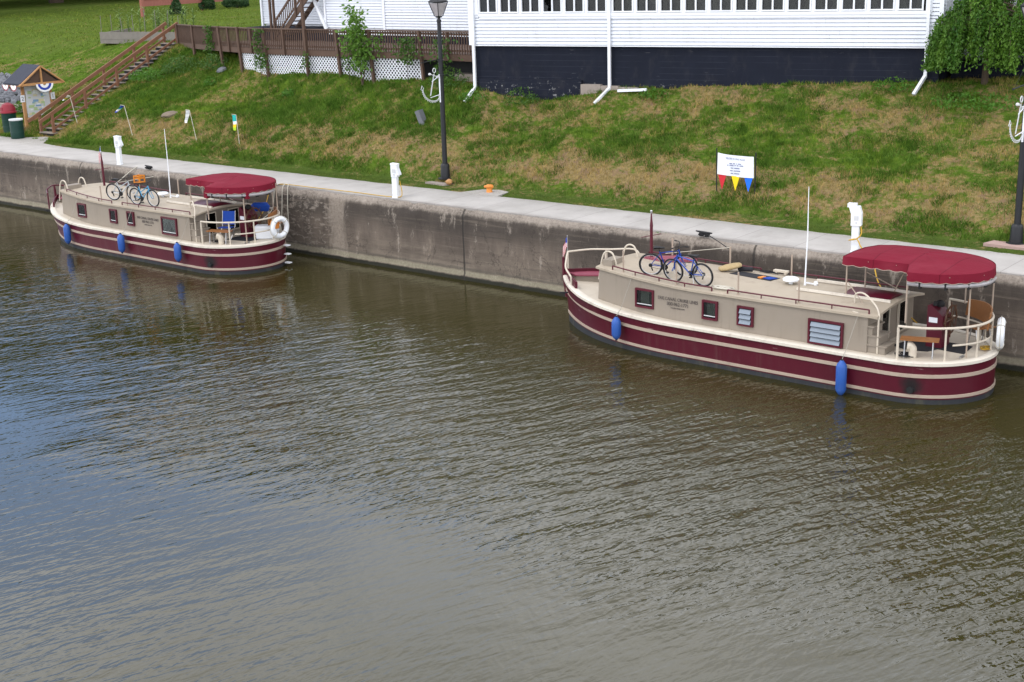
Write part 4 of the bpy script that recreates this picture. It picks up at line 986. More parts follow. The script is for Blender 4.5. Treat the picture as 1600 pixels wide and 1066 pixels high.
    m.loft([[(x, y_, sheer(x)), (x, y_, sheer(x)+.24+.1*max(0, y_)), (x+.05, y_*.95, sheer(x)+.24+.1*max(0, y_)), (x+.05, y_*.95, sheer(x))] for x, y_ in rg]); m.build('bulwark', M['maroon'], B)
    m = MB(); m.tube([(-12.03, 0, .7), (-12.10, 0, 1.3), (-12.12, 0, 1.82)], [.04, .055, .04], 8); m.build('stem_post', M['maroon'], B)
    m = MB(); m.prism([(-12.0, .0, 1.1), (-11.6, -.1, 1.1), (-10.5, .75, 1.05), (-10.6, 1.05, 1.05), (-11.4, .8, 1.1)], (0, 0, .26)); m.build('bow_seat', M['cabin'], B)
    m = MB(); m.prism([(-12.05, .0, 1.37), (-11.6, -.14, 1.37), (-10.45, .72, 1.33), (-10.55, 1.12, 1.33), (-11.4, .87, 1.37)], (0, 0, .04)); m.build('seat_lid', M['maroon_faded'], B)
    # stern rails
    x0 = -1.62; inset = .12
    for zf, r_ in ((1.74, .03), (1.34, .022)):
        m = MB(); pts = railpath(x0, inset, zf); pts = [p for p in pts]
        if zf > 1.5: m.tube([(pts[0][0], pts[0][1], .95)]+[(pts[0][0], pts[0][1], 1.68)]+pts+[(pts[-1][0], pts[-1][1], 1.68), (pts[-1][0], pts[-1][1], .95)], r_, 7)
        else: m.tube(pts[7:], r_, 6)
        m.build('stern_rail', M['cream'], B)
    pts = railpath(x0, inset, 1.72)
    for k in (6, 11, 16, 21, 25): m = MB(); m.tube([(pts[k][0], pts[k][1], .93), pts[k]], .024, 6); m.build('rail_post', M['cream'], B)
    # canopy
    zc = 2.90 if not left else 2.84; can = MB()
    out = [(-1.62, -1.2)]
    for k in range(1, 16): a = k/16*math.pi/2; out.append((-1.62+1.48*math.sin(a), -.0-1.2*math.cos(a)))
    for k in range(0, 17): a = k/16*math.pi/2; out.append((-1.62+1.48*math.cos(a), 0+1.38*math.sin(a)))
    out += [(-2.4, 1.42), (-3.0, 1.36), (-3.35, 1.15), (-3.52, .75), (-3.56, .2), (-3.52, -.44), (-2.6, -.44), (-1.9, -.44)]
    out = [(x, y_) for x, y_ in out]; cx, cy = -1.9, .4; rings = []
    def crown(x, y_, f): return zc+.03+.13*(1-f*f)-.022*(1-f*f*.6)*abs(math.sin((x+.1)*math.pi/.92))
    for f in (1.0, .97, .9, .8, .68, .54, .4, .25, .1): rings.append([(cx+(x-cx)*f, cy+(y_-cy)*f, crown(x, y_, f)-(.0 if f < 1 else .012)) for x, y_ in out])
    can.loft(rings, caps=False); k = len(can.v)-len(out); can.f.append(tuple(range(k, k+len(out)))); can.m.append(0)
    co = can.build('canopy', M['canvas'], B, ang=50)
    va = MB(); per = []; 
    for i in range(len(out)):
        a, b_ = Vector(out[i]), Vector(out[(i+1) % len(out)]); n_ = max(1, int((b_-a).length/.05))
        per += [tuple(a+(b_-a)*q/n_) for q in range(n_)]
    s_ = 0; rg = []; last = per[-1]
    for p in per+[per[0]]:
        s_ += math.hypot(p[0]-last[0], p[1]-last[1]); last = p
        rg.append([(p[0]*1.001, p[1]*1.001, zc+.03), (p[0]+.012*math.copysign(1, p[0]-cx), p[1]+.012*math.copysign(1, p[1]-cy), zc-.155-.03*abs(math.sin(s_*math.pi/.3)))])
    va.loft(rg, closed=False, caps=False); va.build('valance', M['canvas'], co, ang=80)
    tr = MB(); tr.tube([(q[1][0], q[1][1], q[1][2]-.002) for q in rg], .008, 4); tr.build('valance_trim', M['stripe'], co)
    sn = MB()
    for k in range(0, len(per), 13): p = per[k]; sn.lathe([(.007, -.008), (.009, 0), (.004, .008)], (p[0]+.02*math.copysign(1, p[0]-cx), p[1]+.02*math.copysign(1, p[1]-cy), zc-.03), 6)
    sn.build('snap', M['stripe'], co)
    for x, y_, z0 in ((-1.62, -1.14, 1.74), (-.42, -.5 if not left else -.62, .95), (-.35, .75, 1.72), (-1.2, 1.32, 1.72), (-2.6, 1.24, 1.9), (-3.45, -.36, 1.93), (-3.42, .62, 1.97)):
        m = MB(); m.tube([(x, y_, z0), (x, y_, zc-.03)], .02, 6); m.build('canopy_post', M['stripe'], B)
    for a, b_ in (((-3.4, -.38, 2.3), (-2.75, -.75, 1.85)), ((-3.4, .62, 2.35), (-2.6, .95, 1.9)), ((-1.95, -.42, zc-.06), (-2.45, .1, 2.1))):
        m = MB(); m.tube([a, b_], .014, 5); m.build('canopy_brace', M['stripe'], B)
    # rolled clear side curtains under the canopy
    m = MB(); rr = [(x*.985-.02, y_*.94, zc-.24) for x, y_ in out[:22]]; m.tube(rr, .055, 8); m.build('rolled_curtain', M['clear'], B)
    for k in (2, 6, 10, 14, 18): p = rr[k]; m = MB(); m.bar((p[0], p[1], p[2]+.11), (p[0], p[1], p[2]-.09), .035, .13); m.build('curtain_strap', M['black'], B)
    if left:
        for k in (0, 11): p = rr[k]; m = MB(); m.bar((p[0], p[1], p[2]+.12), (p[0]-.02, p[1], p[2]-.12), .12, .16); m.build('curtain_bundle', M['canvas'], B)
    # step rail
    m = MB(); m.tube(smoothpath([(-3.05, -.72, 1.9), (-3.02, -.74, 2.14), (-2.75, -.85, 2.2), (-2.35, -1.1, 2.02), (-2.2, -1.24, 1.84), (-2.2, -1.26, 1.75)], 5), .022, 7); m.tube([(-2.2, -1.26, 1.78), (-2.2, -1.27, .95)], .022, 6); m.tube([(-2.2, -1.26, 1.76), (-2.85, -1.25, 1.86)], .018, 6); m.build('step_rail', M['cream'], B)
    # helm
    cm = MB(); hx, hy = (-1.35, .1) if not left else (-1.4, .35)
    cm.prism([(hx-.17, hy-.24, .95), (hx+.2, hy-.24, .95), (hx+.2, hy-.24, 1.72), (hx-.1, hy-.24, 1.98), (hx-.17, hy-.24, 1.95)], (0, .48, 0)); hc = cm.build('helm_console', M['maroon_trim'], B)
    m = MB(); m.box((hx-.02, hy-.246, 1.62), (.2, .01, .12)); m.build('notice_plate', M['white'], hc)
    m = MB(); wc = (hx+.3, hy, 1.62); ci = [(wc[0], wc[1]+.33*math.cos(q), wc[2]+.33*math.sin(q)) for q in np.linspace(0, 2*math.pi, 25)[:-1]]; m.tube(ci, .022, 6, closed=True)
    for q in np.linspace(0, 2*math.pi, 9)[:-1]: m.tube([wc, (wc[0], wc[1]+.42*math.cos(q), wc[2]+.42*math.sin(q))], .014, 5)
    m.tube([(hx+.15, hy, 1.62), (hx+.34, hy, 1.62)], .05, 8); m.build('steering_wheel', M['darkwood'], hc)
    m = MB(); m.lathe([(.1, 0), (.11, .06), (.07, .13), (.0, .15)], (hx+.02, hy+.02, 1.9), 12); m.box((hx-.02, hy-.15, 1.99), (.08, .05, .1)); m.build('instrument', M['black'], hc)
    # slatted benches
    def slat_bench(x0, y0, x1, y1, w_, name='side_bench'):
        a, b_ = Vector((x0, y0, 0)), Vector((x1, y1, 0)); d = (b_-a).normalized(); nrm = Vector((-d.y, d.x, 0)); m = MB(); n = 5
        for k in range(n): o_ = nrm*(w_*((k+.5)/n-.5)); m.bar(a+o_+Vector((0, 0, 1.37)), b_+o_+Vector((0, 0, 1.37)), w_/n-.012, .025)
        bo = m.build(name, M['teak'], B); 
        for f in (.12, .85):
            for q in (.4, -.4): p = a+(b_-a)*f; m = MB(); m.tube([p+nrm*w_*q+Vector((0, 0, .95)), p+nrm*w_*q*.5+Vector((0, 0, 1.35))], .014, 5); m.build('leg', M['steel'], bo)
    slat_bench(-1.72, -1.12, -.92, -.86, .34)
    slat_bench(-.72, .55, -.45, 1.0, .4) if not left else slat_bench(-.9, .9, -.6, 1.1, .4)
    # curved wooden seat back along the stern rail
    m = MB(); A0, A1 = (.12, 1.15); rg = []
    for k in range(13):
        a = A0+(A1-A0)*k/12; x, y_ = -1.75+1.56*math.cos(a), 1.36*math.sin(a); hgt = .06*math.sin(math.pi*k/12)
        rg.append([(x, y_, 1.47), (x+.05, y_*1.02, 1.86+hgt), (x+.02, y_, 1.86+hgt), (x-.03, y_*.99, 1.47)])
    m.loft(rg); 
    m.build('seat_back', M['teak'], B, ang=50)
    m = MB(); m.tube([(-.62, .75, .95), (-.62, .75, 1.4)], .06, 10); m.lathe([(.14, 0), (.14, .02), (.06, .04)], (-.62, .75, .95), 12); m.build('seat_pedestal', M['cream'], B)
    # deck fittings
    m = MB(); vx, vy = (-1.42, -1.12) if not left else (-1.2, -1.05); m.tube(smoothpath([(vx, vy, .95), (vx, vy, 1.1), (vx-.03, vy, 1.2), (vx-.12, vy-.03, 1.22)], 4), [.09]*5+[.1]*4+[.11]*4, 10); m.build('deck_vent', M['cream'], B)
    m = MB(); m.box((-.5, -.55, .985), (.05, .2, .03)); m.box((-.5, -.55, .965), (.05, .06, .03)); m.build('cleat', M['steel'], B)
    m = MB(); m.box((-11.5, -.82, 1.06), (.22, .05, .03), rz=.6); m.box((-11.5, -.82, 1.03), (.07, .05, .04), rz=.6); m.build('cleat', M['black'], B)
    # exhaust outlet with soot and the boat's small fittings on the hull side
    m = MB(); ex = -1.25; ey = -halfw(ex, .3)-.01
    m.tube([(ex, ey+.1, .33), (ex, ey-.05, .33)], .08, 10); m.build('exhaust', M['black'], B)
    return B
BR = make_boat('maroon and tan canal boat nearest the camera, with two blue bikes on its roof', -10.2, -2.2, 'right')
BL = make_boat('maroon and tan canal boat farther along the wall, with an orange crate on its roof', -34.45, -2.42, 'left'); BL.scale = (1.03, 1, 1)

def at(b_, x, y, z): return (b_.location.x+x, b_.location.y+y, z)
# fenders -----------------------------------------------------
def fender(b_, x, zt, zb, label, first=None):
    yy_ = -halfw(x, .6)-.20 if x > -8 else -halfw(x, .8)-.17
    L = zt-zb; tg = thing('boat_fender', label, 'fender', at(b_, x, yy_, zb), 0, 'blue fenders hung along the boats')
    r_ = .125; m = MB(); m.lathe([(.02, -.03), (.06, -.0), (r_*.8, .05), (r_, .12), (r_, L-.12), (r_*.8, L-.05), (.06, L), (.03, L+.04)], (0, 0, 0), 16); m.build('body', M['blue'], tg)
    m = MB(); m.lathe([(.035, 0), (.035, .05)], (0, 0, L+.01), 8); m.lathe([(.03, 0), (.03, .03)], (0, 0, -.05), 8); m.build('end_cap', M['black'], tg)
    m = MB(); m.tube([(0, 0, L+.03), (0, .12, sheer(x)+.06-zb), (0, .17 if x > -8 else .2, sheer(x)+.08-zb), (.12, .22-yy_-cab_half(x)-.2, cab_top(x)-zb+.05)], .007, 5); m.build('line', M['fenderline'], tg); return tg
fender(BR, -9.15, .88, .33, 'short blue fender hanging by the bow of the nearest boat'); fender(BR, -2.8, .80, .02, 'long blue fender hanging near the steps of the nearest boat')
fender(BL, -9.3, .90, .22, 'blue fender hanging at the bow of the farther boat'); fender(BL, -5.8, .92, .30, 'blue fender hanging amidships on the farther boat, second of three'); fender(BL, -2.62, .95, .36, 'blue fender hanging below the steps of the farther boat')

# life rings --------------------------------------------------
def life_ring(loc, rz, label):
    tg = thing('life_ring', label, 'life ring', loc, rz, 'white life rings on the stern rails'); m = MB()
    ci = [(0, .29*math.cos(q), .29*math.sin(q)) for q in np.linspace(0, 2*math.pi, 33)[:-1]]; m.tube(ci, .085, 10, closed=True); m.build('ring', M['whiteplastic'], tg)
    m = MB()
    for q in range(4):
        a = q*math.pi/2+.785; c = Vector((0, .29*math.cos(a), .29*math.sin(a))); tv = Vector((0, -math.sin(a), math.cos(a))); rv = Vector((0, math.cos(a), math.sin(a)))
        pts = [c+rv*.09*math.cos(s)+Vector((.09*math.sin(s), 0, 0)) for s in np.linspace(0, 2*math.pi, 13)[:-1]]; m.tube(pts, .012, 5, closed=True)
    pts = [(0.0, .40*math.cos(q)*(1+.02*math.sin(4*q)), .40*math.sin(q)*(1+.03*math.sin(4*q))) for q in np.linspace(0, 2*math.pi, 41)[:-1]]; m.tube(pts, .009, 5, closed=True); m.build('grab_line', M['rope'], tg); return tg
life_ring(at(BR, .0, .42, 1.38), R_(18), 'white life ring seen almost edge on, at the stern of the nearest boat')
life_ring(at(BL, .06, .42, 1.40), R_(-4), 'white life ring facing out, at the stern of the farther boat')

# flags -------------------------------------------------------
def flag(loc, staff, label, w_=.42, h_=.27, ang=0.0):
    tg = thing('national_flag', label, 'flag', loc, ang, 'small flags on the boats'); m = MB(); m.tube([(0, 0, 0), (0, 0, staff)], .008, 6); m.lathe([(.012, 0), (.014, .02), (.0, .035)], (0, 0, staff), 6); m.build('staff', M['steel'], tg)
    n, k = 14, 13; V = []; m = MB()
    for i in range(n+1):
        for j in range(k+1):
            u, v_ = i/n, j/k; x = -(w_*.35*u+.012*math.sin(u*9)); y_ = .03*math.sin(u*11+v_*2)*u; z_ = staff-.03-h_*(1-v_)-w_*.8*u*u-.12*w_*u; V.append((x, y_, z_))
    fs = [(i*(k+1)+j, (i+1)*(k+1)+j, (i+1)*(k+1)+j+1, i*(k+1)+j+1) for i in range(n) for j in range(k)]; m.add(V, fs)
    m.m = [2 if (i < n*.4 and j >= 6) else (0 if j % 2 == 0 else 1) for i in range(n) for j in range(k)]
    m.build('cloth', [M['red'], M['flagwhite'], M['flagblue']], tg, ang=80)
    return tg
flag(at(BR, -12.02, .06, 1.95), .46, 'small striped flag on the bow of the nearest boat')
flag(at(BL, -9.75, .42, 3.05), .42, 'small striped flag atop the maroon mast of the farther boat')

# bicycles ----------------------------------------------------
def bicycle(name_label, col, sc=.88, step=False):
    m_ = mat('bike_paint', col, .3, .05, coat=.4); tg = thing('bicycle', name_label, 'bicycle', (0, 0, 0), 0, 'bicycles stood on the boat roofs'); r = .335; wb = 1.03
    def wheel(x):
        m = MB(); m.tube([(x+r*math.cos(q), 0, r+r*math.sin(q)*.985) for q in np.linspace(0, 2*math.pi, 29)[:-1]], .027, 7, closed=True); o = m.build('wheel', M['black'], tg)
        m = MB(); m.tube([(x+(r-.035)*math.cos(q), 0, r+(r-.035)*math.sin(q)) for q in np.linspace(0, 2*math.pi, 29)[:-1]], .011, 5, closed=True); m.build('rim', M['steel'], o)
        m = MB()
        for q in range(14): a = q*math.pi/7; m.tube([(x, .02*(-1)**q, r), (x+(r-.04)*math.cos(a+.15), 0, r+(r-.04)*math.sin(a+.15))], .0022, 3)
        m.tube([(x, -.05, r), (x, .05, r)], .022, 8); m.build('spokes', M['steel'], o)
    wheel(0); wheel(wb)
    bb_, st, hd, hd2 = (.42, 0, .29), (.27, 0, .76), (.83, 0, .83), (.865, 0, .70)
    m = MB(); m.tube([bb_, st], .019, 7); m.tube([(.32, 0, .52) if step else (.285, 0, .71), (.835, 0, .80)], .018, 7); m.tube([bb_, hd2], .022, 7); m.tube([hd, hd2], .024, 8)
    for s in (-.055, .055): m.tube([bb_, (0, s, r)], .011, 6); m.tube([(.29, 0, .70), (0, s, r)], .010, 6)
    m.build('frame', m_, tg)
    m = MB(); m.tube([hd2, (.88, 0, .66)], .026, 8)
    for s in (-.05, .05): m.tube([(.88, s*.9, .69), (.93, s, .5), (wb, s, r)], .014, 6)
    m.build('fork', m_, tg)
    m = MB(); m.tube([hd, (.815, 0, .92), (.86, 0, .96)], .015, 6); m.tube(smoothpath([(.72, -.29, .99), (.82, -.2, 1.0), (.86, 0, .96), (.82, .2, 1.0), (.72, .29, .99)], 4), .012, 6); o = m.build('handlebar', M['black'], tg)
    m = MB()
    for s in (-1, 1): m.tube([(.73, s*.28, .99), (.66, s*.33, .985)], .019, 6)
    m.build('grip', M['black'], o)
    m = MB(); m.tube([st, (.245, 0, .86)], .013, 6); m.loft([[(.12, -.09, .90), (.12, .09, .90), (.10, .07, .845), (.10, -.07, .845)], [(.26, -.06, .90), (.26, .06, .90), (.26, .04, .85), (.26, -.04, .85)], [(.42, -.025, .885), (.42, .025, .885), (.42, .018, .86), (.42, -.018, .86)]]); m.build('saddle', M['black'], tg)
    m = MB(); m.tube([(.42, -.04, .29), (.42, .04, .29)], .03, 8); m.lathe([(.095, -.006), (.095, .006)], (0, 0, 0), 18, M=Matrix.Translation((.42, -.05, .29)) @ Matrix.Rotation(R_(90), 4, 'X')); m.tube([(.42, -.07, .29), (.5, -.08, .15)], .012, 5); m.tube([(.42, .07, .29), (.34, .08, .43)], .012, 5); m.box((.5, -.12, .15), (.09, .09, .025)); m.box((.34, .12, .43), (.09, .09, .025))
    m.tube([(.42, -.05, .385), (0, -.05, .38)], .006, 4); m.tube([(.42, -.05, .195), (0, -.05, .28)], .006, 4); m.lathe([(.05, -.02), (.06, 0), (.03, .02)], (0, 0, 0), 12, M=Matrix.Translation((0, -.05, r)) @ Matrix.Rotation(R_(90), 4, 'X')); m.bar((.03, -.06, .27), (.06, -.06, .17), .03, .03); m.build('crankset', M['black'], tg)
    m = MB(); m.tube([(.3, .06, .3), (.22, .16, .02)], .009, 5); m.build('kickstand', M['steel'], tg)
    tg.scale = (sc, sc, sc); return tg
def place_bike(tg, b_, rear, front, z_, lean):
    dx, dy = front[0]-rear[0], front[1]-rear[1]; tg.rotation_mode = 'XYZ'
    tg.rotation_euler = (R_(lean), 0, math.atan2(dy, dx)); tg.location = at(b_, rear[0], rear[1], z_)
place_bike(bicycle('blue mountain bike pointing towards the boat\'s stern, on the nearest boat', (.006, .035, .24)), BR, (-8.62, -.88), (-7.75, -.52), 1.92, 10)
place_bike(bicycle('blue and white mountain bike pointing towards the bow, on the nearest boat', (.008, .055, .32)), BR, (-6.98, -1.0), (-7.85, -.95), 1.87, -8)
b3 = bicycle('pale grey city bike with a black saddle on the farther boat', (.38, .42, .45), step=True); place_bike(b3, BL, (-7.18, -.95), (-6.25, -.68), 1.9, 7)
b4 = bicycle('light blue city bike under the orange crate on the farther boat', (.05, .26, .45), step=True); place_bike(b4, BL, (-5.76, -1.02), (-4.86, -.95), 1.87, 5)
cr = thing('plastic_crate', 'open orange plastic crate fixed on the light blue bike', 'crate', at(BL, -5.62, -.92, 2.64), R_(12)); cr.scale = (.78, .78, .9); m = MB(); a_, h_ = .16, .30
for sx in (-1, 1):
    for sy in (-1, 1): m.box((sx*a_, sy*a_, h_/2), (.045, .045, h_))
for z_ in (.02, h_-.025, h_*.62):
    for s in (-1, 1): m.box((s*a_, 0, z_), (.02, 2*a_-.05, .045)); m.box((0, s*a_, z_), (2*a_-.05, .02, .045))
for q in (-.08, 0, .08): m.box((q, 0, .015), (.03, 2*a_-.05, .012)); m.box((0, q, .02), (2*a_-.05, .03, .012))
m.build('basket', M['crate'], cr)
m = MB(); m.box((0, 0, -.03), (.1, .42, .02)); m.bar((0, .05, -.03), (-.05, .05, -.28), .02, .02); m.bar((0, -.05, -.03), (-.05, -.05, -.28), .02, .02); m.build('carrier', M['black'], cr)

# loose things on the nearest boat ----------------------------
def roof_z(x, y): return cab_top(x)+.02+.13*min(1, (x+11.2)/2.5)*(1-(y/(cab_half(x)+.035))**2)
m = MB(); rg = []
for k in range(9):
    f = k/8; x = -6.95+1.28*f; ya = .22-.20*f; rg.append([(x, ya, roof_z(x, ya)+.012), (x+.03, ya+.47, roof_z(x, ya+.47)+.012), (x+.03, ya+.47, roof_z(x, ya+.47)+.004), (x, ya, roof_z(x, ya)+.004)])
m.loft(rg); o = m.build('roof_mat', M['darkgrey'], loc=BR.location); tag(o, 'long dark mat lying flat on the roof of the nearest boat', 'mat')
m = MB(); m.prism([(-5.95, .16, 0), (-5.75, .10, 0), (-5.62, .30, 0), (-5.85, .34, 0)], (0, 0, .02)); m.f and None
o = m.build('towel', [M['bluecloth']], loc=(BR.location.x, BR.location.y, roof_z(-5.8, .2)+.016)); tag(o, 'small blue cloth left on the end of the dark mat', 'cloth')
m = MB(); m.prism([(-6.08, .12, 0), (-5.97, .10, 0), (-5.93, .28, 0), (-6.02, .3, 0)], (0, 0, .03)); o = m.build('packet', [M['orange']], loc=(BR.location.x, BR.location.y, roof_z(-6, .2)+.016)); tag(o, 'small orange packet lying beside the blue cloth on the mat', 'packet')
m = MB(); m.loft([[(x, math.cos(q)*r_*1.2, .085+math.sin(q)*r_*.55) for q in np.linspace(0, 2*math.pi, 13)[:-1]] for x, r_ in ((-.36, .05), (-.33, .12), (-.1, .165), (.15, .16), (.33, .12), (.37, .04))])
o = m.build('seat_cushion', M['cushion'], ang=60); o.location = at(BR, -7.1, .52, roof_z(-7.1, .5)+.05); o.rotation_euler = (R_(4), R_(-8), R_(50)); tag(o, 'tan and yellow rolled cushion at the head of the dark mat', 'cushion'); o.scale = (.85, .8, .8)
m = MB(); m.loft([[(x, math.cos(q)*r_, .07+math.sin(q)*r_*.8) for q in np.linspace(0, 2*math.pi, 11)[:-1]] for x, r_ in ((-.2, .03), (-.18, .07), (.18, .075), (.2, .03))]); o = m.build('mat_roll', M['darkgrey'], ang=60); o.location = at(BR, -6.8, .78, roof_z(-6.8, .78)); o.rotation_euler = (0, 0, R_(20)); tag(o, 'dark rolled bundle behind the tan cushion', 'bundle')
def coil(loc, m_, label, n=14, rx=.26, ry=.14, seed=0, name='rope_coil', r_=.012, group=None):
    rr = random.Random(seed); m = MB(); pts = []
    for k in range(n*10):
        a = k/10*2*math.pi; s = .55+.45*math.sin(k*.13+seed); pts.append((rx*s*math.cos(a)+rr.uniform(-.01, .01)+.05*math.sin(k*.05), ry*s*math.sin(a)+rr.uniform(-.01, .01), .015+.02*rr.random()+.02*(k % 20)/20))
    m.tube(pts, r_, 5); o = m.build(name, m_, ang=80); o.location = loc; tag(o, label, 'rope', group); return o
coil(at(BR, -6.42, -1.02, roof_z(-6.4, -1.0)), M['rope'], 'tangled pale rope heaped on the roof edge of the nearest boat', 9, .3, .13, 3)
coil(at(BR, -6.35, 1.08, roof_z(-6.4, 1.05)), M['blackrope'], 'black line lying by the far roof rail of the nearest boat', 4, .28, .1, 5)
coil(at(BR, -1.62, -1.08, .96), M['blackrope'], 'black cord coiled round the deck vent of the nearest boat', 5, .28, .2, 8)
coil(at(BL, -1.55, -.95, .96), M['blackrope'], 'dark cord lying in loops by the steps of the farther boat', 5, .34, .2, 9, r_=.008)
coil(at(BR, -.32, .35, .97), M['goldrope'], 'yellow cord heaped at the stern of the nearest boat under the life ring', 5, .12, .2, 12)
m = MB(); m.box((0, 0, 0), (.4, .12, .05)); m.box((-.13, 0, -.04), (.06, .1, .06)); m.box((.13, 0, -.04), (.06, .1, .06)); o = m.build('deck_box', M['cream']); o.location = at(BR, -5.95, 1.12, 1.96); tag(o, 'small cream cleat bar at the far roof edge of the nearest boat', 'cleat')
m = MB(); rg = []
m.prism([(-2.2, -.45, 0), (-1.75, -.62, 0), (-1.32, -.5, 0), (-1.2, -.2, 0), (-.55, -.28, 0), (-.62, .42, 0), (-1.9, .5, 0)], (0, 0, .012)); o = m.build('deck_mat', M['darkgrey'], loc=(BR.location.x, BR.location.y, .958)); tag(o, 'dark floor mat on the stern deck of the nearest boat', 'mat')
m = MB(); m.prism([(-1.7, -.5, 0), (-.7, -.3, 0), (-.7, .3, 0), (-1.7, .2, 0)], (0, 0, .012)); o = m.build('deck_mat', M['darkgrey'], loc=(BL.location.x, BL.location.y, .958)); tag(o, 'dark floor mat on the stern deck of the farther boat', 'mat')
# loose things on the farther boat
ck = thing('cooler', 'white cooler box with a hinged lid on the stern of the farther boat', 'cooler', at(BL, -.62, .45, .975), R_(38)); m = MB(); m.loft([[(-.35, -.2, 0), (.35, -.2, 0), (.35, .2, 0), (-.35, .2, 0)], [(-.38, -.22, .34), (.38, -.22, .34), (.38, .22, .34), (-.38, .22, .34)]]); m.build('body', M['whiteplastic'], ck); m = MB(); m.box((0, 0, .375), (.8, .48, .06)); m.box((0, 0, .41), (.7, .38, .02)); m.build('lid', M['whiteplastic'], ck); m = MB(); m.box((.4, 0, .25), (.03, .2, .04)); m.box((-.4, 0, .25), (.03, .2, .04)); m.build('handle', M['whiteplastic'], ck)
fc = thing('folding_chair', 'bright blue folding chair beside the cabin steps of the farther boat', 'chair', at(BL, -1.85, -.25, .96), R_(25)); fc.scale = (.9, .9, .88); m = MB(); m.loft([[(-.24, .12, .42), (.24, .12, .42), (.24, .12, .40), (-.24, .12, .40)], [(-.24, -.3, .45), (.24, -.3, .45), (.24, -.3, .43), (-.24, -.3, .43)]]); m.build('seat', M['bluecloth'], fc); m = MB(); m.loft([[(-.24, .13, .5), (.24, .13, .5), (.24, .145, .5), (-.24, .145, .5)], [(-.24, .24, 1.0), (.24, .24, 1.0), (.24, .255, 1.0), (-.24, .255, 1.0)]]); m.build('backrest', M['bluecloth'], fc)
for s in (-.26, .26): m = MB(); m.tube([(s, -.3, 0), (s, .13, .42), (s, .25, 1.02)], .012, 5); m.tube([(s, .25, 0), (s, -.3, .43)], .012, 5); m.build('frame', M['steel'], fc)
m = MB(); m.loft([[(-.3, -.05, 0), (.3, -.05, 0), (.3, .05, 0), (-.3, .05, 0)], [(-.33, -.1, .18), (.36, -.08, .2), (.33, .1, .16), (-.3, .08, .2)], [(-.2, -.04, .3), (.2, -.05, .28), (.24, .06, .3), (-.2, .05, .27)]]); o = m.build('cover', M['bluecloth'], ang=70); o.location = at(BL, -1.5, .95, 1.72); o.rotation_euler = (0, 0, R_(30)); tag(o, 'bundled blue cloth hung behind the helm of the farther boat', 'cloth')
m = MB(); m.loft([[(-.02, -.16, 0), (.02, -.16, 0), (.02, .16, 0), (-.02, .16, 0)], [(-.03, -.2, .2), (.03, -.2, .2), (.03, .2, .2), (-.03, .2, .2)], [(-.02, -.15, .32), (.02, -.15, .32), (.02, .15, .32), (-.02, .15, .32)]]); o = m.build('cloth_bundle', M['orange'], ang=70); o.location = at(BL, -.16, .40, 1.32); tag(o, 'orange bundle hanging behind the farther boat\'s life ring', 'bundle')
# stern bracket steps of the farther boat
for k, z_ in enumerate((.12, .42, .72)):
    m = MB(); m.box((.06, 0, 0), (.2, .16, .03)); o = m.build('boarding_step', M['whiteplastic'], BL); o.location = (-.08, .75, z_)
# ---------------------------------------------------------------- quay furniture
def street_lamp(x, y, label, top=True):
    g = ground_z(x, y, False); tg = thing('street_lamp', label, 'street lamp', (x, y, g), R_(84), 'black street lamps along the path')
    m = MB(); m.lathe([(.26, 0), (.26, .03), (.17, .05), (.155, .45), (.14, .5), (.115, .53)], (0, 0, 0), 16); m.lathe([(.09, .5), (.085, 2.5), (.068, 5.35), (.085, 5.37), (.085, 5.42), (.05, 5.46), (.05, 5.52)], (0, 0, 0), 14)
    for z_ in (3.55, 4.05): m.lathe([(.105, z_), (.105, z_+.05)], (0, 0, 0), 14)
    m.build('post', M['lamp'], tg)
    m = MB(); sq = lambda r, z_: [(r*math.cos(q), r*math.sin(q), z_) for q in (math.pi/4, 3*math.pi/4, 5*math.pi/4, 7*math.pi/4)]
    m.loft([sq(.09, 5.5), sq(.14, 5.55)]); m.loft([sq(.33, 6.0), sq(.34, 6.04), sq(.20, 6.16), sq(.06, 6.2)]); m.lathe([(.05, 6.2), (.06, 6.26), (.02, 6.32), (0, 6.36)], (0, 0, 0), 8)
    for q in (math.pi/4, 3*math.pi/4, 5*math.pi/4, 7*math.pi/4): m.bar((.14*math.cos(q), .14*math.sin(q), 5.55), (.32*math.cos(q), .32*math.sin(q), 6.0), .025, .025)
    ln = m.build('lantern', M['lamp'], tg); m = MB(); m.loft([sq(.125, 5.56), sq(.305, 5.99)]); m.build('lamp_glass', M['clear'], ln)
    m = MB(); m.tube([(0, 0, 4.12), (-.9, -.05, 4.06)], .018, 6); m.tube([(-.9, -.05, 4.06), (-.93, -.05, 4.06)], .028, 6); m.tube([(-.85, -.05, 4.07), (-.05, 0, 4.75)], .004, 3); m.build('banner_arm', M['lamp'], tg)
    return tg
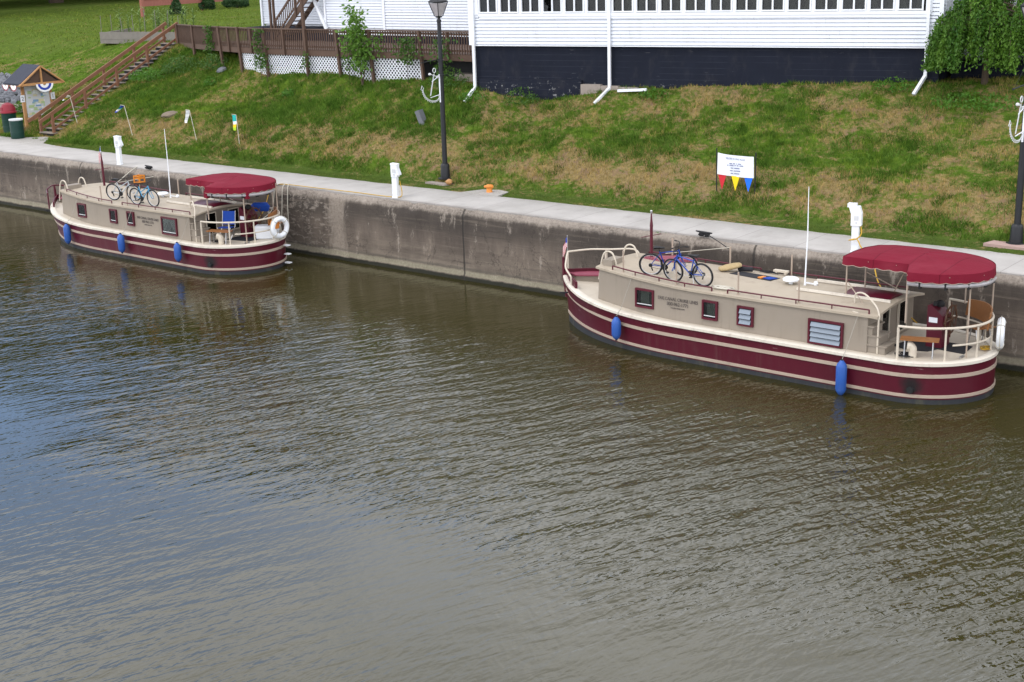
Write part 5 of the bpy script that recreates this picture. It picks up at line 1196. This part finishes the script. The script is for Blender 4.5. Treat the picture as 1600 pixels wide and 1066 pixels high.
# the arm and the anchor reach out over the path
def anchor(lamp, label):
    tg = thing('anchor_ornament', label, 'ornament', lamp.location+Vector((0, 0, 2.75)), lamp.rotation_euler.z+R_(2), 'white anchor ornaments on the lamp posts'); tg.scale = (.9, .9, .9); m = MB()
    P = lambda u, w_: (-u, 0, w_)          # u away from the post
    def tw(pts, r_=.011): 
        m.tube([P(*p) for p in pts], r_, 6); m.tube([(-p[0]+.035, .0, p[1]+.02) for p in pts], r_, 6)
    tw([(.62, .18), (.40, .98)])
    m.tube([P(.36+.075*math.cos(q), 1.12+.085*math.sin(q)) for q in np.linspace(0, 2*math.pi, 15)[:-1]], .015, 6, closed=True)
    m.tube([P(.58, 1.0), P(.22, .88)], .016, 6)
    for c in ((.60, 1.0), (.20, .87)): m.lathe([(.0, -.05), (.05, -.03), (.06, 0), (.05, .03), (0, .05)], P(*c), 8)
    arc = [(1.02, .42), (.98, .28), (.88, .14), (.72, .03), (.55, -.03), (.38, -.04), (.24, .0), (.14, .1)]
    tw(smoothpath([(a, b_, 0) for a, b_ in arc], 3) and arc, .012)
    m.tube([P(u, w_) for u, w_ in ((1.02, .42), (1.09, .46), (1.03, .60), (.95, .50), (1.02, .42))], .012, 6); m.tube([P(u, w_) for u, w_ in ((.14, .1), (.2, .16), (.10, .22), (.07, .12), (.14, .1))], .012, 6)
    rr = random.Random(4)
    for k in range(len(arc)-1):
        for f in (.2, .7): m.lathe([(0, -.02), (.022, 0), (0, .02)], P(arc[k][0]+(arc[k+1][0]-arc[k][0])*f, arc[k][1]+(arc[k+1][1]-arc[k][1])*f-.04), 5)
    m.build('anchor', M['ltgrey'], tg); m = MB(); m.tube([P(.50, .72), P(.09, .90)], .014, 6); m.tube([P(.60, .12), P(.09, .20)], .014, 6); m.tube([P(.10, .95), P(.10, -.1)], .028, 8); m.build('bracket', M['white'], tg); return tg
l1 = street_lamp(-31.7, 3.42, 'tall black street lamp with a lantern, standing between the boats'); anchor(l1, 'white outlined anchor on the lamp post between the boats')
l2 = street_lamp(-11.70, 3.28, 'tall black street lamp at the right edge, on a pink concrete pad'); anchor(l2, 'white outlined anchor on the lamp post at the right edge')
m = MB(); m.prism([(-12.4, 2.85, 0), (-11.0, 2.75, 0), (-10.8, 3.6, 0), (-12.2, 3.75, 0)], (0, 0, .16)); o = m.build('lamp_pad', M['pinkstone']); o.location = (0, 0, 2.24); tag(o, 'pink concrete pad under the right hand street lamp', 'pad')
m = MB(); m.prism([(-32.3, 3.0, 0), (-31.3, 2.9, 0), (-31.1, 3.6, 0), (-32.0, 3.8, 0)], (0, 0, .14)); o = m.build('lamp_pad', M['brickconc']); o.location = (0, 0, 2.24); tag(o, 'grey concrete pad half buried under the lamp between the boats', 'pad')
def blob(name, loc, s, m_, label, cat, seed, flat=.7, group=None):
    r = random.Random(seed); m = MB(); rings = []
    for i in range(6):
        a = math.pi*i/5; rings.append([((math.sin(a)+.03)*math.cos(q)*s*(1+.3*mnoise.noise(Vector((math.cos(q)*2, math.sin(q)*2+seed, i*.9)))), (math.sin(a)+.03)*math.sin(q)*s*.8*(1+.3*mnoise.noise(Vector((math.sin(q)*2, seed+3.3, i*1.1+math.cos(q))))), -math.cos(a)*s*flat) for q in np.linspace(0, 2*math.pi, 9)[:-1]])
    m.loft(rings); o = m.build(name, m_, ang=25); o.location = loc; o.rotation_euler = (r.uniform(-.3, .3), r.uniform(-.3, .3), r.uniform(0, 6)); return tag(o, label, cat, group)
blob('stone', (-31.25, 3.1, 2.45), .15, M['woodnew'], 'orange brown stone at the foot of the street lamp between the boats', 'stone', 3)
# dock pedestals
def pedestal(x, y, label, kind):
    tg = thing('power_pedestal', label, 'power pedestal', (x, y, 2.335), R_(14), 'white dock pedestals along the quay'); tg.scale = (.82, .82, 1)
    m = MB(); m.box((0, 0, .36), (.22, .17, .72)); m.box((0, 0, .02), (.25, .2, .04)); m.box((.0, -.087, .12), (.14, .01, .1)); m.build('column', M['whiteplastic'], tg)
    m = MB()
    if kind == 'open':
        m.box((.02, 0, .86), (.32, .24, .32)); m.prism([(-.15, -.12, 1.02), (.18, -.12, 1.02), (.11, -.12, 1.2), (-.22, -.12, 1.2)], (0, .24, 0)); m.box((-.2, -.07, 1.22), (.13, .05, .1)); m.box((-.2, .08, 1.22), (.13, .05, .1)); m.box((-.05, 0, 1.23), (.13, .2, .08))
    else:
        m.box((.02, 0, .90), (.28, .22, .40)); m.prism([(.16, -.11, .98), (.16, -.11, .76), (.25, -.11, .76), (.24, -.11, .82)], (0, .22, 0)); m.prism([(-.13, -.12, 1.1), (.17, -.12, 1.1), (.17, -.12, 1.13), (-.13, -.12, 1.15)], (0, .24, 0))
    m.build('head', M['whiteplastic'], tg)
    m = MB(); m.box((.03, -.125, .9), (.14, .012, .12)); m.box((.03, -.124, .78), (.05, .012, .05)); m.build('socket_cover', M['ltgrey'], tg); return tg
pedestal(-46.4, .30, 'white dock pedestal standing beside the farther boat\'s bow', 'shut'); pedestal(-31.15, .32, 'white dock pedestal standing between the two boats', 'shut'); pedestal(-14.85, .42, 'white dock pedestal with its hood open, behind the nearest boat\'s canopy', 'open')
m = MB(); m.tube(smoothpath([(-14.72, .42, 3.05), (-14.66, .36, 2.85), (-14.74, .28, 2.72), (-14.95, .26, 2.66), (-14.74, .28, 2.7), (-14.55, .2, 2.5), (-14.1, .05, 2.36), (-13.9, -.4, 2.1), (-13.4, -.95, 1.75), (-12.5, -1.0, 1.1)], 6), .016, 6); tag(m.build('shore_cable', M['goldrope']), 'yellow power cable looping from the open dock pedestal to the nearest boat', 'cable')
m = MB(); m.tube(smoothpath([(-31.0, .38, 2.9), (-30.9, .36, 2.5), (-31.0, .3, 2.37), (-31.8, .24, 2.36), (-33.0, .28, 2.36), (-34.6, .2, 2.37), (-36.6, .16, 2.36), (-37.0, -.02, 2.2), (-37.1, -.3, 1.5), (-37.2, -.6, 1.1)], 6), .014, 6); tag(m.build('shore_cable', M['goldrope']), 'thin yellow cable lying along the quay edge to the farther boat', 'cable')
# mooring ropes
def mooring(pts, label, r_=.016, m_='rope'):
    m = MB(); m.tube(smoothpath(pts, 7), r_, 6); return tag(m.build('mooring_rope', M[m_], ang=80), label, 'rope', 'mooring ropes')
mooring([(-36.45, -.7, 1.0), (-36.42, -.2, 1.05), (-36.4, -.10, 1.5), (-36.4, .0, 2.25), (-36.45, .2, 2.38)], 'pale mooring rope hanging down the wall behind the farther boat\'s stern')
mooring([(-36.9, -.6, 1.2), (-36.85, -.15, 1.5), (-36.8, .0, 2.25), (-36.65, .18, 2.38), (-36.3, .18, 2.37), (-36.15, .02, 2.25), (-36.12, -.07, 1.6), (-36.12, -.08, .9)], 'second pale rope looped over the lip behind the farther boat\'s stern')
mooring([(-45.6, -1.5, 1.6), (-45.5, -.8, 1.7), (-45.2, -.1, 2.2), (-45.1, .2, 2.37)], 'mooring rope from the farther boat\'s bow up to the quay')
mooring([(-17.75, -1.02, 2.36), (-18.3, -.5, 2.36), (-19.1, .1, 2.42)], 'black line running from the roof of the nearest boat to the wall lip', .012, 'blackrope')
def quay_cleat(x, y, label, s=0):
    tg = thing('mooring_cleat', label, 'mooring cleat', (x, y, 2.33), R_(-8)); m = MB(); m.box((-.1, 0, .05), (.08, .08, .1)); m.box((.1, 0, .05), (.08, .08, .1)); m.tube([(-.28, 0, .12), (-.1, 0, .11), (.1, 0, .11), (.28, 0, .12)], [.02, .035, .035, .02], 8); m.build('cleat', M['black'], tg)
    m = MB(); m.tube([(.1*math.sin(q*.9)+.16*math.cos(q)*(.5+.05*q % .5), .1*math.sin(q), .03+.05*abs(math.sin(q*2.3))) for q in np.linspace(0, 18, 60)], .018, 5); m.build('rope_turns', M['blackrope'], tg)
quay_cleat(-19.2, .14, 'black cleat wound with rope on the quay behind the blue bikes'); quay_cleat(-44.3, .14, 'black cleat wound with rope on the quay behind the farther boat')
# bollard
bo = thing('mooring_bollard', 'squat orange iron mooring bollard beside the path', 'bollard', (-29.05, 2.65, 2.34)); bo.scale = (.68, .68, .72); m = MB(); m.lathe([(.17, 0), (.15, .03), (.14, .18), (.17, .22), (.2, .27), (.19, .33), (.12, .36), (0, .37)], (0, 0, 0), 16); m.tube([(-.3, 0, .24), (-.1, 0, .27), (.1, 0, .27), (.22, 0, .26)], [.06, .08, .08, .06], 8); m.build('body', M['orange'], bo)
# bins
b1 = thing('litter_bin', 'dark green drum litter bin with a pale bag folded over its rim', 'litter bin', (-58.25, 3.05, 2.345)); m = MB(); m.lathe([(.30, 0), (.31, .02), (.31, .30), (.318, .31), (.31, .32), (.31, .60), (.318, .61), (.31, .62), (.31, .86), (.325, .88), (.3, .88), (.29, .5)], (0, 0, 0), 22); m.build('drum', M['greenbin'], b1); m = MB(); m.lathe([(.315, .84), (.325, .88), (.315, .905), (.28, .88), (.26, .7), (0, .66)], (0, 0, 0), 22); m.build('bag', M['ltgrey'], b1)
b2 = thing('litter_bin', 'green litter bin under a domed red lid by the information board', 'litter bin', (-60.5, 4.05, 2.36)); m = MB(); m.lathe([(.31, 0), (.33, .02), (.345, .95), (.355, .97)], (0, 0, 0), 22)
for z_ in (.3, .6): m.lathe([(.335, z_), (.35, z_+.015), (.335, z_+.03)], (0, 0, 0), 22)
m.build('drum', M['greenbin'], b2); m = MB(); m.lathe([(.40, .96), (.40, 1.02), (.36, 1.05), (.345, 1.2), (.27, 1.35), (.12, 1.43), (0, 1.45)], (0, 0, 0), 22); lo = m.build('lid', M['redlid'], b2); m = MB(); m.box((-.1, -.33, 1.17), (.34, .06, .14)); m.build('flap', M['redlid'], lo)
blob('ball', (-59.35, 3.75, 2.46), .13, M['orange'], 'small round orange ball on the grass behind the open green bin', 'ball', 77, 1.0)
# information board with a gabled roof
kx = thing('information_board', 'timber notice board with a dark gabled roof and bunting at the foot of the stairs', 'notice board', (-60.6, 5.75, 2.45), R_(-4))
for y_ in (-.72, .72): m = MB(); m.box((0, y_, 1.05), (.13, .13, 2.3)); m.build('post', M['woodnew'], kx)
m = MB(); m.box((.06, 0, 1.3), (.05, 1.25, 1.55)); o = m.build('map_panel', M['ltgrey'], kx); rr = random.Random(2); m = MB()
for k in range(46):
    y_, z_ = rr.uniform(-.5, .5), rr.uniform(.65, 1.9); m.box((.092, y_, z_), (.006+.0004*k, rr.uniform(.06, .3), rr.uniform(.03, .16)), mi=rr.randrange(4))
m.build('map_print', [mat('map_green', (.38, .48, .25), .6), mat('map_sand', (.6, .55, .35), .6), mat('map_water', (.2, .33, .5), .6), mat('map_paper', (.7, .72, .7), .6)], o)
m = MB(); m.box((.02, 0, .45), (.08, 1.35, .12)); m.box((.02, 0, 2.14), (.1, 1.5, .14)); m.build('crossbeam', M['woodnew'], kx)
for y_ in (-.80, .80): m = MB(); m.box((.08, y_, 1.45), (.02, .22, .34)); o = m.build('number_sign', M['white'], kx); text_part('2' if y_ < 0 else '1', .26, o, (.095, y_, 1.36), M['ink'], (R_(90), 0, R_(90)), name='number')
m = MB(); pk, ev, hw_ = 2.95, 2.12, 1.15
for s in (-1, 1): m.prism([(-1.0, s*hw_, ev), (-1.0, 0, pk), (-1.0, 0, pk+.08), (-1.0, s*hw_, ev+.08)], (1.65, 0, 0))
m.build('roof', M['shingle'], kx); m = MB()
for s in (-1, 1): m.bar((.66, s*(hw_+.02), ev+.0), (.66, 0, pk+.02), .06, .16, upv=(1, 0, 0)); m.bar((-.95, s*(hw_-.05), ev), (.62, s*(hw_-.05), ev), .06, .12)
m.bar((.66, -hw_, ev+.02), (.66, hw_, ev+.02), .06, .12); m.bar((.64, 0, ev), (.64, 0, pk), .08, .08); m.build('gable_frame', M['woodnew'], kx)
m = MB(); m.prism([(.55, -hw_+.2, ev+.02), (.55, hw_-.2, ev+.02), (.55, 0, pk-.1)], (.03, 0, 0)); m.build('gable_board', M['wood'], kx)
def bunting(c, ax, w_, parent=kx):
    m = MB(); c = Vector(c); ax = Vector(ax)
    for i, (r0, r1) in enumerate(((1.0, .78), (.78, .5), (.5, .18))):
        rows = []
        for q in np.linspace(0, math.pi, 13): rows.append([c+ax*(w_*r_*math.cos(q)*-1)+Vector((0, 0, -w_*r_*.85*math.sin(q)))+ax.cross(Vector((0, 0, 1)))*(.03*math.sin(q*12)) for r_ in (r0, r1)])
        m.loft(rows, closed=False, mi=i)
    return m
bunting((.72, .1, ev), (0, 1, 0), .46).build('bunting', [M['flagwhite'], M['flagblue'], M['flagwhite']], kx, ang=80)
for q in (-.75, .05): bunting((q+.05, -hw_-.06, ev), (1, 0, 0), .34).build('bunting', [M['redlid'], M['flagwhite'], M['flagwhite']], kx, ang=80)
m = MB(); m.box((-.1, 0, -.05), (.2, 2.6, .22)); m.build('kerb', M['greywood'], kx)
# banner between two stakes
def stake_pair(): pass
bx, by = -20.5, 4.1; bz = ground_z(bx, by); bn = thing('event_banner', 'white printed banner over red, yellow and blue pennants between two dark stakes', 'banner', (bx, by, bz), R_(1)); bn.scale = (.88, .88, .9)
for s in (-.74, .74): m = MB(); m.tube([(s, 0, -.2), (s*1.02, 0, 1.42-.04*s)], .022, 6); m.build('stake', M['black'], bn)
m = MB(); rg = []
for k in range(15):
    u = k/14; x = -.70+1.40*u; sag = .035*math.sin(math.pi*u); rg.append([(x, -.02-.03*math.sin(u*8), 1.30-.05*u-sag), (x, -.03-.02*math.sin(u*9+1), .58-.045*u-sag*.6), (x, -.02-.02*math.sin(u*9+1), .58-.045*u-sag*.6), (x, -.01-.03*math.sin(u*8), 1.30-.05*u-sag)])
m.loft(rg); pn = m.build('sheet', M['banner'], bn, ang=70)
text_part('WELCOME TO CANAL VILLAGE', .085, pn, (0, -.062, 1.105), M['inkblue'], (R_(90), R_(2), 0), name='lettering', sx=.62)
rr = random.Random(5); m = MB()
for z_, ws in ((.99, (.1, .08, .03, .12)), (.93, (.05, .16, .04, .07, .14)), (.84, (.1, .2)), (.75, (.11, .25)), (.66, (.1, .2))):
    tot = sum(ws)+.04*(len(ws)-1); x = -tot/2
    for w_ in ws: m.box((x+w_/2, -.058, z_-.02), (w_, .004, .028)); x += w_+.04
m.build('print_lines', M['inkblue'], pn)
for x, mm in ((-.52, 'red'), (0, 'yellow'), (.50, 'pennantblue')):
    m = MB(); m.prism([(x-.16, -.02, .555-.03*x), (x+.16, -.02, .545-.03*x), (x+.02, -.06, .06)], (0, .008, 0)); m.build('pennant', M[mm], bn)
# windsock style banners on thin canes
def sock(x, y, cane, label, cols, flying=0.0, lean=0.0, w_=.26, L=.62, rz=0.0):
    tg = thing('wind_banner', label, 'banner', (x, y, ground_z(x, y)), rz, 'small banners on canes along the bank'); m = MB(); m.tube([(0, 0, -.15), (-lean, 0, cane)], .013, 5); m.tube([(-lean, 0, cane), (-lean-w_, 0, cane+.02)], .01, 5); m.build('cane', M['rope'], tg); n = 10; rg = []
    for k in range(n+1):
        f = k/n; dx = -flying*f*L; dz = -L*f*(1-.6*flying); ww = w_*(1-.35*f); rg.append([(-lean-w_/2+dx-ww/2, .03*math.sin(f*5), cane+dz), (-lean-w_/2+dx, -.07-.02*math.sin(f*5), cane+dz-.01), (-lean-w_/2+dx+ww/2, .03*math.sin(f*5), cane+dz)])
    m = MB(); m.loft(rg, closed=False); q = len(cols); m.m = [min(q-1, int((i//2)/n*q)) for i in range(len(m.f))]; m.build('cloth', [M[c] for c in cols], tg, ang=80)
sock(-50.57, 4.0, 1.28, 'blue wind banner blown out sideways on a leaning cane', ['flagblue', 'turq', 'flagwhite', 'flagblue'], .8, .42); sock(-46.13, 4.0, 1.25, 'pale lilac wind banner drooping from a leaning cane', ['ltgrey', 'flagwhite', 'ltgrey', 'flagwhite'], .25, .32); sock(-43.35, 3.95, 1.18, 'turquoise and yellow wind banner hanging straight from an upright cane', ['turq', 'turq', 'flagwhite', 'yellow', 'lime'], 0, .06); sock(-55.92, 4.81, 1.25, 'small flowered wind banner on a cane beside the stair handrail', ['flagwhite', 'yellow', 'flagwhite'], .9, .4, .2, .5)

# ---------------------------------------------------------------- stones, rubble, retaining wall
r = np.random.default_rng(9); V = []; Fc = []
ico = [(0, 0, 1), (.894, 0, .447), (.276, .851, .447), (-.724, .526, .447), (-.724, -.526, .447), (.276, -.851, .447), (.724, .526, -.447), (-.276, .851, -.447), (-.894, 0, -.447), (-.276, -.851, -.447), (.724, -.526, -.447), (0, 0, -1)]
icf = [(0, 1, 2), (0, 2, 3), (0, 3, 4), (0, 4, 5), (0, 5, 1), (1, 6, 2), (2, 7, 3), (3, 8, 4), (4, 9, 5), (5, 10, 1), (6, 7, 2), (7, 8, 3), (8, 9, 4), (9, 10, 5), (10, 6, 1), (11, 7, 6), (11, 8, 7), (11, 9, 8), (11, 10, 9), (11, 6, 10)]
for k in range(900):
    x, y = r.uniform(-76, -64.2), r.uniform(6.4, 10.4)
    if x > -66.5 and y > 8.6: continue
    s = r.uniform(.07, .2); c = np.array([x, y, ground_z(x, y)+.25+r.uniform(-.1, .25)*s]); b0 = len(V)
    for p in ico: V.append(c-np.array([0,0,.16])+np.array(p)*s*r.uniform(.65, 1.25, 3))
    Fc += [tuple(i+b0 for i in f) for f in icf]
tag(npmesh('rubble', np.array(V), np.array(Fc), M['rock']), kind='stuff')
rw = MB(); r = random.Random(3)
for row in range(5):
    x = -65.5
    while x < -61.2: w_ = r.uniform(.35, .8); rw.box((x+w_/2, 5.9+.05*r.random()+.06*row, 2.4+.2*row+.09), (w_-.03, .35, .18), rz=r.uniform(-.03, .03)); x += w_
tag(rw.build('retaining_wall', M['brickconc'], ang=20), 'low dry stone retaining wall behind the litter bins', 'wall')
blob('stone', (-49.75, 5.45, ground_z(-49.75, 5.45)+.02), .40, M['soilrock'], 'flat brown rubble stone half buried in the bank above the wind banners', 'stone', 21, .3)
blob('stone', (-50.3, 9.0, ground_z(-50.3, 9.0)+.04), .28, M['rock'], 'grey stone near the left end of the lattice skirt', 'stone', 22, .5)
cb = MB(); cb.bar((-.05, 0, -.1), (-.28, -.05, .5), .32, .18); o = cb.build('concrete_block', M['rock']); o.location = (-34.74, 5.8, ground_z(-34.74, 5.8)-.05); tag(o, 'grey concrete block tilted in the grass left of the lamp post', 'block')
for k in range(2):
    cb = MB(); cb.box((0, 0, 0), (1.2-.2*k, .6, .3)); o = cb.build('stone_step', M['brickconc']); o.location = (-35.0+.1*k, 8.1+.5*k, 5.1+.34*k); o.rotation_euler = (0, 0, .1); tag(o, ('lower' if k == 0 else 'upper')+' concrete step beside the left corner of the house', 'step', 'concrete steps by the house')
# ---------------------------------------------------------------- sapling, vines, weeds, weeping tree
def cluster(cs, n, s, seed):
    r = np.random.default_rng(seed); P = []
    for c, k in cs: P.append(np.array(c)+r.normal(0, 1, (int(n*k), 3))*np.array([s, s*.7, s])*k**.4)
    return np.concatenate(P)
sp = thing('sapling', 'young bright green tree growing up through the boardwalk railing', 'sapling', (-40.0, 7.8, ground_z(-40.0, 7.8)))
m = MB(); r = random.Random(8); cs = []
for k in range(5):
    a = r.uniform(-.4, .4); top = (a*1.6+(.1 if k < 3 else -.3), .1+r.uniform(-.2, .3), [3.1, 2.7, 2.3, 1.9, 1.5][k]); m.tube([(0, 0, -.1), (a*.6, .05, top[2]*.5), top], [.03, .022, .006], 5)
    for q in range(5): f = .55+.45*q/4; cs.append(((a*.6+(top[0]-a*.6)*(2*f-1)+r.uniform(-.25, .25), r.uniform(-.2, .2), top[2]*f), .5+.5*r.random()))
m.build('trunk', M['bark'], sp); cs += [((-1.0, .1, 1.9), .7), ((-.8, .05, 1.45), .6), ((.8, .1, 1.85), .7), ((.95, .1, 1.4), .5), ((.5, 0, 1.1), .4)]
leaves('crown', cluster(cs, 62, .21, 4), .17, LEAF['sap'], sp, 4, .4, .55)
def vine(x, y, z0, z1, w_, n, label, seed, m_='vine'):
    g = ground_z(x, y); tg = thing('climbing_vine', label, 'vine', (x, y, g), 0, 'vines on the boardwalk posts'); m = MB(); m.tube([(0, 0, -.05), (.06, -.02, (z1-g)*.5), (0, 0, z1-g)], .014, 5); m.build('stem', M['bark'], tg); r = np.random.default_rng(seed); z_ = r.uniform(z0-g, z1-g, n); wz = w_*(.5+.5*np.abs(np.sin(z_*4+seed)))
    leaves('foliage', np.stack([r.normal(0, 1, n)*wz, r.normal(-.05, .07, n), z_], 1), .12, LEAF[m_], tg, seed, .3, .7)
vine(-51.6, 9.5, 5.9, 7.2, .18, 260, 'green vine on the left part of the boardwalk railing', 1); vine(-46.6, 8.15, 5.5, 7.2, .2, 300, 'green vine climbing the boardwalk post at the left end of the lattice', 2); vine(-46.0, 7.95, 5.4, 6.2, .25, 70, 'sprigs of vine on the second lattice panel', 5); vine(-37.4, 7.75, 5.95, 7.0, .45, 380, 'leafy vine sprawling over the right end of the lattice', 3); vine(-35.4, 7.6, 5.6, 7.0, .35, 260, 'loose vine on the boardwalk railing beside the lamp post', 4); vine(-43.4, 7.95, 5.6, 6.3, .15, 60, 'few vine leaves on the tall boardwalk post', 6); vine(-40.9, 7.95, 5.6, 6.2, .2, 60, 'vine leaves low on the lattice beside the sapling', 7)
def weed(x, y, rx, h_, n, label, seed, m_='weed', name='weed_clump', leaf=.11):
    r = np.random.default_rng(seed); tg = thing(name, label, 'plant', (x, y, ground_z(x, y)), 0, 'weed clumps on the bank'); a = r.uniform(0, 6.28, n); k = r.uniform(0, 1, n)**.5; z_ = r.uniform(0, 1, n)*(1-.6*k*k)*h_
    leaves('foliage', np.stack([np.cos(a)*k*rx, np.sin(a)*k*rx*.7, z_], 1), leaf, LEAF[m_], tg, seed, -.4, .4); return tg
weed(-49.8, 7.9, .38, .45, 260, 'bright green weed clump below the left end of the lattice', 1); weed(-43.6, 7.0, .35, .35, 200, 'bright green weed clump below the tall boardwalk post', 2)
weed(-53.6, 9.4, 1.3, .8, 1300, 'leafy ground plants spreading below the boardwalk bend', 3, 'vine'); weed(-55.3, 8.6, 1.2, .6, 1100, 'yellow green ground plants beside the upper stairs', 4); weed(-51.0, 9.2, .9, .7, 800, 'dark leafy plants under the left boardwalk railing', 5, 'vine')
weed(-31.4, 7.4, .75, .7, 420, 'tall weeds against the dark foundation', 6, 'vine'); weed(-35.0, 7.5, .9, .8, 700, 'thick green weeds beside the concrete steps', 7, 'vine'); weed(-33.3, 6.9, .6, .35, 260, 'low weeds around the foot of the left downpipe', 8)
weed(-18.2, 10.1, .7, .45, 320, 'weeds below the right hand downpipe', 9); weed(-15.2, 9.6, 1.6, .45, 1100, 'lush grass clump under the weeping tree', 10); weed(-26.3, 8.4, .6, .35, 240, 'weeds at the end of the fallen pipe', 11); weed(-62.6, 5.9, .45, .6, 420, 'bushy green plant in front of the stone retaining wall', 12)
wt_ = thing('weeping_tree', 'dense weeping tree with hanging branches at the right corner of the house', 'tree', (-15.55, 10.75, ground_z(-15.55, 10.75)))
m = MB(); m.tube([(0, 0, -.2), (.02, 0, .6), (-.05, .05, 1.3), (0, 0, 2.0)], [.12, .10, .09, .06], 8); r = np.random.default_rng(12); C = []; ti = []
RX_, RY_, HT = 1.85, 1.6, 2.8
for c_ in range(150):
    a0 = r.uniform(0, 2*math.pi); q0 = math.sqrt(r.uniform(0.0, 1.0)); tc = .30+.28*q0+.2*r.normal(); len_ = r.uniform(.55, 1.0); dz0 = r.normal(0, .09)
    for k in range(9):
        a = a0+r.normal(0, .05)/max(.25, q0); q = min(1.03, max(0, q0+r.normal(0, .03))); lob = 1+.10*math.sin(3*a+1)+.07*math.sin(7*a)
        ex, ey = RX_*q*math.cos(a)*lob, RY_*q*math.sin(a)*lob
        ztop = (HT+.05)*(1-.40*q**2.4)+.10*math.sin(5*a+4*q)+(-.55*max(0, -ex/RX_-.1))+dz0+r.normal(0, .03)
        zb = max(ztop-(.5+2.3*q**1.2)*len_*r.uniform(.85, 1.0), .40+.40*abs(math.sin(a0*4))*r.random())
        if k == 0: m.tube([(0, 0, 1.9), (ex*.5, ey*.5, ztop+.02), (ex, ey, ztop-.1), (ex*1.04, ey*1.04, max(zb, ztop-.9))], [.025, .018, .01, .004], 4)
        n = int(9+17*(ztop-zb)); f = r.uniform(0, 1, n); out_ = 1+.10*f
        C.append(np.stack([ex*out_+r.normal(0, .028, n), ey*out_+r.normal(0, .028, n), ztop+(zb-ztop)*f+.10*np.exp(-f*6)], 1)); ti.append(tc+.18*f+r.normal(0, .05))
        ti[-1] = np.broadcast_to(ti[-1], (n,)).copy()
m.build('trunk', M['bark'], wt_); leaves('crown', np.concatenate(C), .105, LEAF['weep'], wt_, 12, 1.3, .48, tint=np.concatenate(ti))

weed(-20.6, .25, .22, .07, 60, 'small tuft of weed growing from the lip of the canal wall', 31, leaf=.05)
